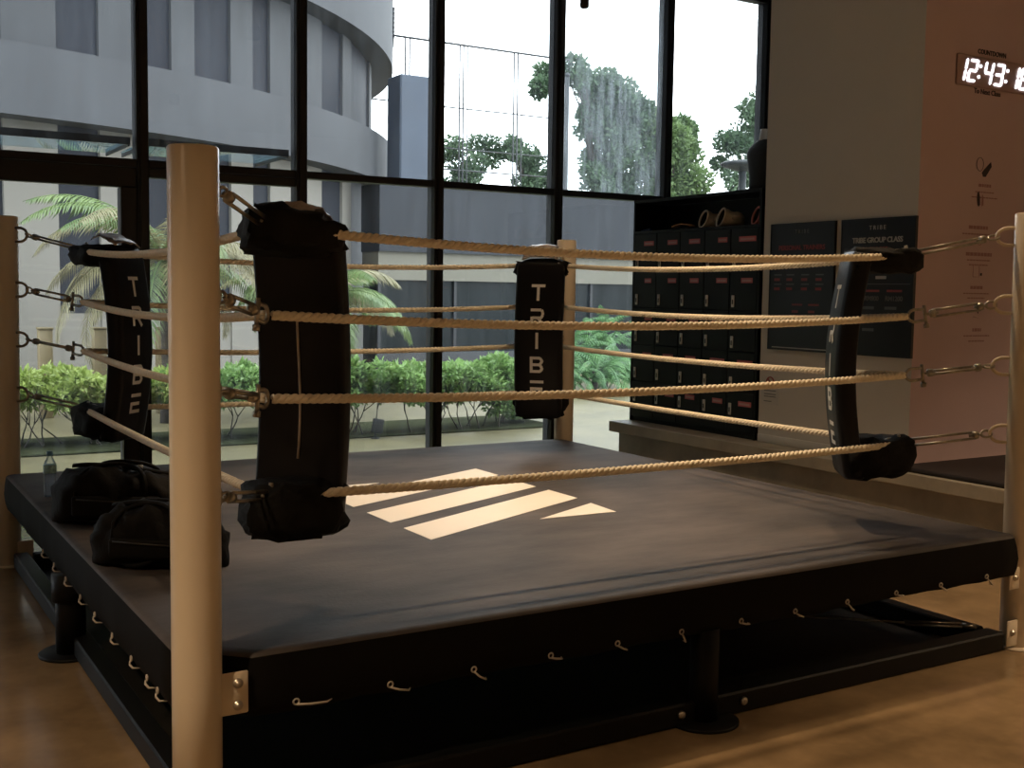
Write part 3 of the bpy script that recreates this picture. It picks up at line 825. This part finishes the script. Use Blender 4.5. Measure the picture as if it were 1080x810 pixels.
b = MB(); vs, fs = text_mesh('COUNTDOWN', .048, offset=.0015); b.add([fnc(4.595 + p.x * .98, 3.55 + p.y, .002 + p.z) for p in vs], fs)
b.build('caption', M_decal, t)
b = MB(); vs, fs = text_mesh('To Next Class', .052, offset=.0012); b.add([fnc(4.56 + p.x, 3.262 + p.y, .002 + p.z) for p in vs], fs)
b.build('caption', M_decal, t)

def decal(xc, zi, label, kind, lines):
    t = empty('wall_decal', (xc, YP, zi), label, 'decal', 'icon notes on the pink wall')
    fn = lambda u, v, w: (u, -.0005 - w, v)
    b = MB()
    if kind == 'check':
        b.tube([fn(-.07 + .04 * math.cos(a), .03 + .05 * math.sin(a), 0.001) for a in [2 * math.pi * k / 20 for k in range(20)]], .002, 5, 0, closed=True)
        b.prism([(-.045, -.03), (-.02, -.005), (.055, .055), (.065, .02), (.0, -.06), (-.03, -.06)], .002, fn)
    elif kind == 'bottle':
        b.prism([(-.03, .06), (-.015, .07), (-.0, .03), (.004, -.03), (-.01, -.045), (-.025, -.03), (-.035, .02)], .002, fn)
        b.prism([(.025, .05), (.04, .03), (.045, -.03), (.025, -.04)], .002, fn, 1)
    elif kind == 'box':
        for (p, q) in (((-.05, .05), (.02, .05)), ((.02, .05), (.02, -.04)), ((.02, -.04), (-.05, -.04)), ((-.05, -.04), (-.05, .05))): b.tube([fn(*p, .001), fn(*q, .001)], .002, 5, 1)
        b.prism([(.035, -.01), (.055, -.01), (.055, -.03), (.035, -.03)], .002, fn)
    elif kind == 'drop':
        b.prism([(-.02, .05), (.025, .05), (.003, -.01)], .002, fn); b.tube([fn(-.05, -.03, .001), fn(.01, -.04, .001)], .002, 5, 1)
    else:
        b.tube([fn(.03 * math.cos(a), .03 * math.sin(a), .001) for a in [2 * math.pi * k / 16 for k in range(16)]], .0025, 5, 1, closed=True)
    fix_normals(b.build('icon', [M_decal, M_decalred], t))
    b = MB(); r_ = random.Random(int(zi * 100))
    for (v, wd, hh) in lines:
        u = -wd / 2
        while u < wd / 2:
            e = r_.uniform(.014, .035) * (1 if hh < .025 else 1.3); rect(b, fn, u, v - hh / 2, min(u + e, wd / 2), v + hh / 2, 0, .0015, 0); u += e + .007
    fix_normals(b.build('caption', M_decalred, t))
decal(4.585, 2.70, 'topmost small icon note, a dark tick in a faint circle', 'check', [(-.125, .15, .022), (-.175, .22, .009), (-.215, .30, .009)])
decal(4.53, 2.46, 'small icon note showing an upright black bottle shape', 'bottle', [(-.20, .22, .026), (-.25, .36, .010)])
decal(4.55, 2.16, 'small icon note partly behind the top turnbuckle, plain circle', 'ring', [(-.10, .30, .026), (-.145, .27, .010), (-.18, .22, .010)])
decal(4.54, 1.93, 'small icon note showing a faint square and dot', 'box', [(-.12, .14, .024), (-.165, .30, .009), (-.20, .20, .009)])
decal(4.565, 1.62, 'lowest small icon note with a black downward triangle', 'drop', [(-.13, .10, .024), (-.175, .30, .010), (-.215, .18, .010)])

# black foam mat on the ledge
b = MB(); b.bbox((3.635, -3.2, ZSL), (6.8, .10, ZSL + .035), .012, 2)
tag(b.build('exercise_mat', M_mat), 'black foam exercise mat lying on the ledge below the pink wall', 'mat')

# ------------------------------------------------------------------ bags and bottle on the canvas
def duffel(loc, yaw, L, W_, H, label, seed, lean=0):
    t = empty('duffel_bag', loc, label, 'bag', None); t.rotation_euler = (0, 0, yaw)
    rr = random.Random(seed); b = MB(); rings = []
    N = 22; K = 28
    ph = [rr.uniform(0, 6.28) for _ in range(6)]
    for i in range(N + 1):
        q = -1 + 2 * i / N
        e = (1 - abs(q) ** 5) ** .5 if abs(q) < 1 else 0
        e = max(e, .42 if i in (0, N) else .5)
        hq = H * (.5 + .5 * e) * (1 - .14 * q * q - .16 * max(q, 0) ** 1.5 + .05 * math.sin(3.1 * q + ph[0])); wq = W_ / 2 * e
        ring = []
        for k in range(K):
            a = 2 * math.pi * k / K; ca, sa = math.cos(a), math.sin(a)
            y = wq * math.copysign(abs(ca) ** .62, ca); z = hq / 2 + hq / 2 * math.copysign(abs(sa) ** .7, sa)
            wr = .010 * math.sin(9 * q + 3 * a + ph[1]) + .008 * math.sin(17 * q - 5 * a + ph[2]) + rr.uniform(-.004, .004)
            if sa > -.3: y += wr * ca; z += wr * max(0, sa) * 1.3
            y += lean * z
            ring.append((q * L / 2 * (1 - .03 * abs(ca)), y, max(z, .0)))
        rings.append(ring)
    b.loft(rings); fix_normals(b.build('bag_body', M_bag, t))
    # zip along the top
    zt = lambda q: H * (1 - .14 * q * q - .16 * max(q, 0) ** 1.5 + .05 * math.sin(3.1 * q + ph[0])) + .012
    b = MB(); rings = []
    for i in range(15):
        q = -.72 + 1.44 * i / 14; z = zt(q) - .004
        rings.append([(q * L / 2, lean * z - .045 * 0 + e, z + f) for e, f in ((-.018, 0), (-.006, .006), (.006, .006), (.018, 0), (.018, -.012), (-.018, -.012))])
    b.loft(rings); z_ = fix_normals(b.build('zipper', M_bag, t))
    b = MB(); b.bbox((.1 * L - .014, lean * H - .008, zt(.2) + .0), (.1 * L + .014, lean * H + .008, zt(.2) + .012), .003, 1)
    b.tube([(.1 * L, lean * H, zt(.2) + .006), (.1 * L + .02, lean * H - .03, zt(.2) + .002)], .004, 6); b.build('zip_pull', M_zip, z_)
    # two carry handles
    for sgn in (-1, 1):
        pts = []
        for k in range(15):
            q = k / 14; a = math.pi * q
            x = -.04 * L - .13 * math.cos(a) * L / .55; z = H * .5 + (H * .56) * math.sin(a) ** .45
            pts.append((x, sgn * (W_ / 2 * .98 - (W_ / 2 - .04) * math.sin(a) ** 1.4) + lean * z, z))
        b = MB(); b.tube(pts, .010, 6); b.build('handle', M_bag, t)
    # end strap ring and front pocket
    b = MB(); b.bbox((-.30 * L, -W_ / 2 - .018, .05), (.30 * L, -W_ / 2 + .03, H * .55), .016, 3)
    pk = b.build('pocket', M_bag, t)
    b = MB(); b.tube([(-.26 * L, -W_ / 2 - .022, H * .5), (.0, -W_ / 2 - .024, H * .47), (.27 * L, -W_ / 2 - .022, H * .44)], .0035, 6); b.build('pocket_zip', M_zipdark, pk)
    b = MB(); pts = []
    for k in range(21):
        q = k / 20; pts.append((L * (.47 - .98 * q), W_ / 2 * (.2 - 1.15 * math.sin(math.pi * q)) , H * (.50 - .30 * math.sin(math.pi * q)) + .04 * math.sin(7 * q)))
    b.tube(pts, .012, 6); b.build('shoulder_strap', M_bag, t)
    return t
duffel((-1.70, .24, ZC), -.52, .70, .30, .275, 'black duffel bag lying behind another, beside the water bottle', 5)
duffel((-1.77, -.71, ZC), -.60, .56, .25, .245, 'black duffel bag in front, half hidden by the nearest post', 9)

t = empty('water_bottle', (-1.91, 1.10, ZC), 'clear plastic water bottle with blue cap on the canvas corner', 'bottle')
b = MB(); b.lathe([(.02, 0), (.031, .004), (.033, .012), (.031, .03), (.033, .045), (.031, .06), (.033, .075), (.031, .09), (.033, .105), (.032, .13), (.033, .16), (.031, .18), (.022, .203), (.0135, .217), (.0135, .228), (0, .228)], n=28)
b.build('body', M_bottle, t)
b = MB(); b.lathe([(.0335, .132), (.0342, .134), (.0342, .176), (.0325, .178)], n=28); b.build('label_band', M_labelb, t)
b = MB(); b.lathe([(.016, .228), (.0165, .23), (.0165, .247), (.015, .25), (0, .25)], n=20); b.build('cap', M_capb, t)

# ------------------------------------------------------------------ outdoors
sbox('ground', (-40, 3.98, -.2), (60, 70, -.005), M_paving, 'pale worn courtyard paving outside the windows', 'ground')

# glass canopy over the doors
for (x0, x1, lab) in ((-2.0, -.82, 'teal glass canopy pane above the door at the far left'), (-.70, .49, 'teal glass canopy pane above the second bay behind the post')):
    t = empty('glass_canopy', (x0, YW + .18, 2.865), lab, 'canopy')
    b = MB(); b.box((0, 0, 0), (x1 - x0, .86, .018)); b.build('pane', M_canopy, t)
    b = MB(); b.box((0, -.02, -.02), (x1 - x0, .0, .038)); b.build('rail', M_frame, t)
    b = MB(); b.box((0, .0, -.03), (.012, .84, -.001)); b.box((x1 - x0 - .012, 0, -.03), (x1 - x0, .84, -.001)); b.build('arm', M_frame, t)

# curved concrete building
BC = (-4.308, 27.318)
bld = empty('concrete_building', (BC[0], BC[1], 0), 'tall curved grey concrete building with slotted windows beyond the courtyard', 'building')
def arc_ring(R0, R1, z0, z1, a0, a1, n_=90):
    b = MB(); rings = []
    for i in range(n_ + 1):
        a = math.radians(a0 + (a1 - a0) * i / n_); c_, s_ = math.cos(a), math.sin(a)
        rings.append([(R0 * c_, R0 * s_, z0), (R1 * c_, R1 * s_, z0), (R1 * c_, R1 * s_, z1), (R0 * c_, R0 * s_, z1)])
    b.loft(rings, smooth=False); return b
A0, A1 = -150, 12
for nm, z0, z1 in (('spandrel', 4.2, 5.24), ('spandrel', 7.17, 9.6), ('spandrel', 11.8, 14.0)):
    fix_normals(arc_ring(14.3, 15.12, z0, z1, A0, A1).build(nm, M_concband, bld))
fix_normals(arc_ring(14.3, 14.55, 0, 14, A0, A1).build('window_band', M_darkglass, bld))
fix_normals(arc_ring(14.3, 14.58, 0, 1.3, A0, A1).build('plinth', M_lowwall, bld))
# piers between the slots (start, end angle)
piers = [(-75.2, -71.9), (-69.1, -66.5), (-63.6, -61.6), (-58.1, -55.7), (-53.6, -50.4), (-48.3, -45.6), (-40.9, -38.4), (-29.5, -26.5), (-22, -19), (-17, -13), (-8, -4),
         (-83, -78.5), (-91, -86), (-99, -94), (-107, -102), (-115, -110)]
for (a0, a1) in piers:
    fix_normals(arc_ring(14.55, 14.61, 0.0, 4.2, a0, a1, 4).build('pier', M_lowwall, bld))
    fix_normals(arc_ring(14.55, 14.61, 5.24, 7.17, a0, a1, 4).build('pier', M_conc, bld))
    fix_normals(arc_ring(14.55, 14.61, 9.6, 11.8, a0, a1, 4).build('pier', M_conc, bld))
fix_normals(arc_ring(10, 14.0, 13.9, 14.1, A0, A1).build('roof', M_conc, bld))
# ventilation louvre on the upper band
b = MB(); a = math.radians(-24)
for k in range(7):
    z = 7.95 + .11 * k
    for da in (0,):
        p0 = Vector((15.14 * math.cos(a - .05), 15.14 * math.sin(a - .05), z)); p1 = Vector((15.14 * math.cos(a + .05), 15.14 * math.sin(a + .05), z))
        b.tube([p0, p1], .03, 4)
b.build('louvre', M_darkglass, bld)

# low pavilion opposite
pav = empty('pavilion', (7.50, 17.5, 0), 'low pavilion with slate fascia, cream beam and dark glazing', 'building')
b = MB(); b.box((.0, 0, 2.59), (8.7, 1.0, 4.07)); b.build('fascia', M_fascia, pav)
b = MB(); b.box((.02, .10, 1.97), (8.68, .98, 2.59)); b.build('beam', M_beam, pav)
b = MB(); b.box((.04, .25, 0), (8.66, .96, 1.97)); b.build('glazing', M_pglass, pav)
for k in range(5):
    b = MB(); b.box((.05 + 1.9 * k, .18, 0), (.12 + 1.9 * k, .26, 1.97)); b.build('mullion', M_frame, pav)
b = MB(); b.box((.03, .17, 0), (8.66, .26, .35)); b.build('plinth', M_conc, pav)

b = MB(); b.bbox((8.03, 17.6, 4.07), (8.90, 18.3, 6.47), .03, 1, smooth=False)
tag(b.build('rooftop_box', M_block), 'plain blue grey box standing on the pavilion roof', 'plant room')

fe = empty('net_fence', (10.5, 26.2, 0), 'tall thin steel net fence with paired posts against the sky', 'fence')
for x in (11.1, 12.28, 12.42, 14.14, 14.27, 14.42, 16.1, 16.24, 16.4, 18.0):
    b = MB(); b.tube([(x - 10.5, 0, 0), (x - 10.5, 0, 9.35 if x < 16.3 else 7.4)], .028 if x not in (14.42, 16.4) else .02, 6); b.build('post', M_fence, fe)
for z, m_, r_ in ((9.33, M_fence, .035), (7.40, M_fence, .022), (6.15, M_fence, .018), (5.5, M_fence, .022)):
    b = MB(); b.tube([(.4, 0, z), (7.7, 0, z)], r_, 6); b.build('rail', m_, fe)

# foliage generators
def leaves(b, centers, n_, size, seed, aspect=.45, up=.3, mi=0):
    """scatter folded leaf blades; centers: list of (x, y, z, rx, ry, rz, weight)"""
    rs = np.random.RandomState(seed); wts = np.array([c_[6] for c_ in centers], float); wts /= wts.sum()
    idx = rs.choice(len(centers), n_, p=wts)
    for i in idx:
        cx_, cy_, cz_, rx, ry, rz, _w = centers[i]
        v = rs.normal(size=3); v /= np.linalg.norm(v); rad = rs.uniform(.55, 1.0) ** .5
        p = np.array([cx_ + v[0] * rx * rad, cy_ + v[1] * ry * rad, cz_ + v[2] * rz * rad])
        dr = rs.normal(size=3) * .7 + v * .6; dr[2] += up * rs.uniform(-1, .6); dr /= np.linalg.norm(dr)
        sd = np.cross(dr, rs.normal(size=3)); sd /= np.linalg.norm(sd); nn = np.cross(dr, sd)
        s_ = size * rs.uniform(.6, 1.3); w_ = s_ * aspect * .5
        b.add([p, p + dr * s_ * .5 + sd * w_ + nn * w_ * .35, p + dr * s_, p + dr * s_ * .5 - sd * w_ + nn * w_ * .35], [(0, 1, 2), (0, 2, 3)], mi)
def stem_tree(b, p, d_, L, r, depth, rs, spread=.6):
    pts = [Vector(p)]; q = Vector(p); dd = Vector(d_).normalized()
    for k in range(4):
        dd = (dd + Vector((rs.uniform(-.25, .25), rs.uniform(-.25, .25), .08))).normalized(); q = q + dd * L / 4; pts.append(q.copy())
    b.tube(pts, [r * (1 - .12 * k) for k in range(5)], 5)
    if depth:
        for k in range(rs.choice((2, 2, 3))):
            nd = (dd + Vector((rs.uniform(-1, 1), rs.uniform(-1, 1), .1)) * spread).normalized()
            stem_tree(b, q, nd, L * .72, r * .62, depth - 1, rs, spread)
def shrub(x, y, w, h, clear, m, label, seed, n_=4800, size=.085, group='shrubs in the bed outside the windows'):
    t = empty('leafy_shrub', (x, y, -.005), label, 'shrub', group); rs = random.Random(seed)
    b = MB()
    for k in range(7):
        stem_tree(b, (rs.uniform(-.35, .35) * w, rs.uniform(-.2, .2), 0), (rs.uniform(-.8, .8), rs.uniform(-.3, .3), 1), h * .34, .011, 3, rs, .85)
    b.build('stems', M_bark, t)
    cs = []
    for k in range(18):
        r_ = rs.uniform(.10, .17) * (w / 1.0) ** .4
        cs.append((rs.uniform(-.5, .5) * w, rs.uniform(-.28, .28), rs.uniform(clear + .1, h - r_ * .9), r_ * 1.3, r_ * 1.2, r_, r_))
    b = MB(); leaves(b, cs, n_, size, seed, .5, -.2); b.build('foliage', m, t)
    return t
for i, (x, y, w, h, cl, m_, lab) in enumerate((
        (-2.05, 7.65, 1.1, .86, .42, L_shruby, 'yellow green leafy shrub at the far left behind the frame edge'),
        (-1.05, 7.60, 1.1, .88, .42, L_shruby, 'yellow green leafy shrub outside, right of the left frame post'),
        (-.15, 7.5, 1.0, .84, .40, L_shruby, 'yellow green leafy shrub seen behind the pad above the bags'),
        (.75, 7.4, 1.0, .86, .40, L_shrub, 'green leafy shrub outside, behind the nearest post'),
        (1.6, 7.3, 1.0, .86, .38, L_shrub, 'green leafy shrub outside, behind the lace pad'),
        (2.55, 7.15, 1.05, .92, .42, L_shrub, 'round green leafy shrub right of the nearest corner pad'),
        (3.35, 7.1, .85, .84, .40, L_shrub, 'green leafy shrub beside the window mullion, bare stems below'),
        (4.15, 7.1, 1.0, .92, .36, L_shrub, 'round green leafy shrub just left of the far TRIBE pad'),
        (4.85, 7.5, .8, .66, .12, L_shrub, 'low spreading green shrub behind the far TRIBE pad'))):
    shrub(x, y, w, h, cl, m_, lab, 20 + i)
b = MB(); b.bbox((-3.5, 6.85, -.01), (5.2, 8.2, .02), .01, 1, smooth=False)
tag(b.build('planting_bed', M_soil), 'strip of dark soil under the shrubs', 'planting bed', kind='stuff')

def frond(b, p, az, L, el0, droop, seed, leaf=.34, dens=46):
    rs = random.Random(seed); pts = []; q = Vector(p); el = el0
    for k in range(13):
        pts.append(q.copy()); q = q + Vector((math.cos(az) * math.cos(el), math.sin(az) * math.cos(el), math.sin(el))) * L / 12; el -= droop / 12
    b.tube(pts, [.011 * (1 - k / 14) + .002 for k in range(13)], 5)
    for k in range(dens * 2):
        f = .12 + .86 * (k // 2) / dens; i = min(int(f * 12), 11); u_ = f * 12 - i
        base = pts[i].lerp(pts[i + 1], u_); tg = (pts[i + 1] - pts[i]).normalized()
        sd = tg.cross(Vector((0, 0, 1))).normalized() * (1 if k % 2 else -1)
        ln = leaf * math.sin(math.pi * (.15 + .8 * f)) * rs.uniform(.8, 1.1)
        dr = (sd * .8 + tg * .55 + Vector((0, 0, -.35 + rs.uniform(-.15, .1)))).normalized()
        tip = base + dr * ln + Vector((0, 0, -ln * .25)); mid = base + dr * ln * .5
        wv = tg * .014
        b.add([base - wv * .5, base + wv * .5, mid + wv, tip, mid - wv], [(0, 1, 2, 4), (4, 2, 3)])
def palm(x, y, h, nf, L, label, seed, dry=3):
    t = empty('feather_palm', (x, y, -.005), label, 'palm', 'palms outside the windows'); rs = random.Random(seed)
    b = MB(); b.tube([(0, 0, 0), (.02, 0, h * .35), (.0, .02, h * .7), (0, 0, h)], [.09, .075, .07, .06], 10); b.build('trunk', M_bark, t)
    for k in range(nf):
        az = 2 * math.pi * k / nf + rs.uniform(-.2, .2); el = rs.uniform(.05, 1.15)
        b = MB(); frond(b, (0, 0, h), az, L * rs.uniform(.8, 1.1), el, rs.uniform(1.5, 2.3), seed * 50 + k); b.build('frond', L_palmdry if k % 5 < dry - 2 or (dry > 3 and k % 3 == 0) else L_palm, t)
palm(.80, 9.3, 2.05, 28, 2.0, 'feathery palm outside behind the nearest post, dry fronds drooping left', 3, 4)
palm(3.0, 9.4, 1.6, 24, 1.6, 'feathery palm outside drooping right of the nearest corner pad', 8, 3)

# pale yellow bollards behind the shrubs
for x, lab in ((-.46, 'pale yellow square bollard left of the lettered side pad'), (.22, 'pale yellow square bollard touching the lettered side pad'), (1.06, 'pale yellow square bollard beside the nearest post')):
    t = empty('square_bollard', (x, 10.5, -.005), lab, 'bollard', 'bollards behind the shrubs')
    b = MB(); b.bbox((-.085, -.085, 0), (.085, .085, 1.16), .01, 1); b.build('shaft', M_yellow, t)
    b = MB(); b.bbox((-.095, -.095, 1.16), (.095, .095, 1.19), .006, 1); b.build('cap', M_yellow, t)

t = empty('garden_spotlight', (2.56, 6.75, -.005), 'small dark garden spotlight among the shrub stems', 'light')
b = MB(); M_ = Matrix.Rotation(.18, 4, 'Y'); b.bbox((-.05, -.05, .07), (.06, .05, .235), .012, 2, M=M_); b.build('head', M_lamp, t)
b = MB(); b.tube([(.0, 0, 0), (0, 0, .09)], .012, 6); b.lathe([(.05, 0), (.05, .012), (0, .012)], n=14); b.build('stake', M_lamp, t)

# ferns and low conifers right of the far post
def fernbush(x, y, h, r, label, seed, nf=34, m=None, leaf=.16):
    t = empty('fern_bush', (x, y, -.005), label, 'fern', 'ferns between far post and lockers'); rs = random.Random(seed)
    b = MB()
    for k in range(nf):
        az = rs.uniform(0, 6.28); frond(b, (rs.uniform(-.2, .2) * r, rs.uniform(-.2, .2) * r, h * rs.uniform(.25, .55)), az, r * rs.uniform(.8, 1.2), rs.uniform(.3, 1.35), rs.uniform(1.2, 2.2), seed * 90 + k, leaf, 18)
    b.build('fronds', m or L_fern, t)
    b = MB(); b.tube([(0, 0, 0), (0, 0, h * .55)], [.06, .05], 8); b.build('stem', M_bark, t)
fernbush(8.3, 11.3, 1.55, .95, 'tall bright fern between the far post and the lockers', 4)
fernbush(9.5, 11.8, 1.7, .95, 'tall fern partly hidden behind the lockers', 5)
fernbush(7.5, 10.6, .75, .75, 'low dense fern beside the far post', 6, 44, None, .12)
fernbush(8.35, 10.5, .8, .85, 'low dense fern touching the locker edge', 7, 44, None, .12)
fernbush(9.3, 10.6, .75, .8, 'low dense fern behind the lockers', 9, 40, None, .12)

# trees
def tree(x, y, h0, blobs, n_, size, m, label, seed, trunk=.16, lean=(0, 0)):
    t = empty('broadleaf_tree', (x, y, -.005), label, 'tree', 'trees beyond the courtyard'); rs = random.Random(seed)
    b = MB(); b.tube([(0, 0, 0), (lean[0] * .4, lean[1] * .4, h0 * .5), (lean[0], lean[1], h0)], [trunk, trunk * .8, trunk * .5], 10)
    for bl in blobs[:8]:
        b.tube([(lean[0] * .7, lean[1] * .7, h0 * .75), ((bl[0] + lean[0]) * .5, bl[1] * .5, (h0 + bl[2]) * .48), (bl[0], bl[1], bl[2])], [trunk * .45, trunk * .25, trunk * .08], 6)
    b.build('trunk', M_bark, t)
    b = MB(); leaves(b, blobs, n_, size, seed, .55, -.3); b.build('crown', m, t)
def blobs(pts, seed, k=5, jit=.5):
    rs = random.Random(seed); out = []
    for (x, y, z, r) in pts:
        for j in range(k):
            q = r * rs.uniform(.4, .65); out.append((x + rs.uniform(-1, 1) * r * jit, y + rs.uniform(-1, 1) * r * jit, z + rs.uniform(-1, 1) * r * jit, q, q, q * .85, q))
    return out
def at(x0, pts): return [(x - x0, 0.2 * ((k % 3) - 1), z, r) for k, (x, z, r) in enumerate(pts)]
tree(19.9, 27.4, 7.4, blobs(at(19.9, [(19.3, 9.2, .75), (20.2, 8.9, .95), (18.2, 8.95, .5), (17.7, 8.6, .4), (21.2, 8.5, .95), (20.0, 7.7, 1.0), (21.0, 7.2, 1.1), (20.6, 6.3, .9), (21.8, 7.6, .9), (22.0, 6.5, .9), (21.9, 8.2, .8), (22.5, 7.9, .7), (20.2, 5.6, .6), (21.4, 5.6, .7)]), 1, 7), 21000, .20, L_tree,
     'tall dense green tree beyond the fence, branch reaching left', 31, .15, (.3, 0))
tree(23.2, 27.0, 6.0, blobs(at(23.2, [(22.6, 7.6, .8), (23.4, 7.3, .8), (24.1, 6.9, .7), (22.7, 6.5, .9), (24.0, 6.0, .9), (23.3, 5.4, .9), (22.4, 5.4, .8)]), 2, 7), 12000, .20, L_treey,
     'brighter green tree sloping down to the right of the tall tree', 32, .16)
tree(16.2, 28.4, 5.4, blobs(at(16.2, [(15.0, 6.3, .6), (15.8, 5.7, .7), (16.5, 6.5, .6), (15.2, 5.3, .6)]), 3, 6), 4200, .16, L_tree, 'low loose tree behind the fence, its left half', 33, .09)
tree(18.2, 28.4, 5.4, blobs(at(18.2, [(17.4, 6.6, .5), (18.2, 6.3, .6), (18.7, 5.7, .6), (17.9, 5.4, .6)]), 4, 6), 4200, .16, L_tree, 'low loose tree behind the fence, near its right end', 34, .09)
tree(19.0, 17.6, 5.2, blobs(at(19.0, [(18.9, 6.5, .6), (18.2, 5.95, .5), (19.4, 6.9, .6), (18.0, 5.0, .45), (19.0, 5.3, .6), (18.6, 5.6, .5), (19.6, 6.0, .7), (18.0, 4.4, .4), (19.3, 4.6, .6), (17.75, 5.6, .4), (18.6, 6.9, .5), (19.2, 7.3, .5), (17.6, 4.7, .4), (17.45, 5.75, .4), (17.6, 5.2, .35), (18.2, 6.6, .45)]), 5, 7), 13000, .12, L_tree,
     'round crowned tree behind the mannequin at the window end', 35, .12)

t = empty('courtyard_lamp', (14.75, 14.0, -.005), 'grey courtyard lamp post with flat round hood', 'lamp')
b = MB(); b.lathe([(.09, 0), (.09, .3), (.085, .31), (.085, 4.50), (.0, 4.52)], n=20); b.build('pole', M_lampgrey, t)
b = MB(); b.lathe([(.10, 4.50), (.42, 4.60), (.50, 4.64), (.50, 4.68), (.40, 4.72), (0, 4.75)], n=32); b.build('hood', M_lampgrey, t)
t = empty('flag_pole', (17.6, 25.4, -.005), 'plain grey pole standing in front of the tall tree', 'pole')
b = MB(); b.lathe([(.12, 0), (.12, .06), (.085, .07), (.075, 8.6), (0, 8.62)], n=16); b.build('shaft', M_fence, t)
b = MB(); b.lathe([(0, 8.58), (.09, 8.64), (.09, 8.7), (0, 8.76)], n=14); b.build('cap', M_fence, t)
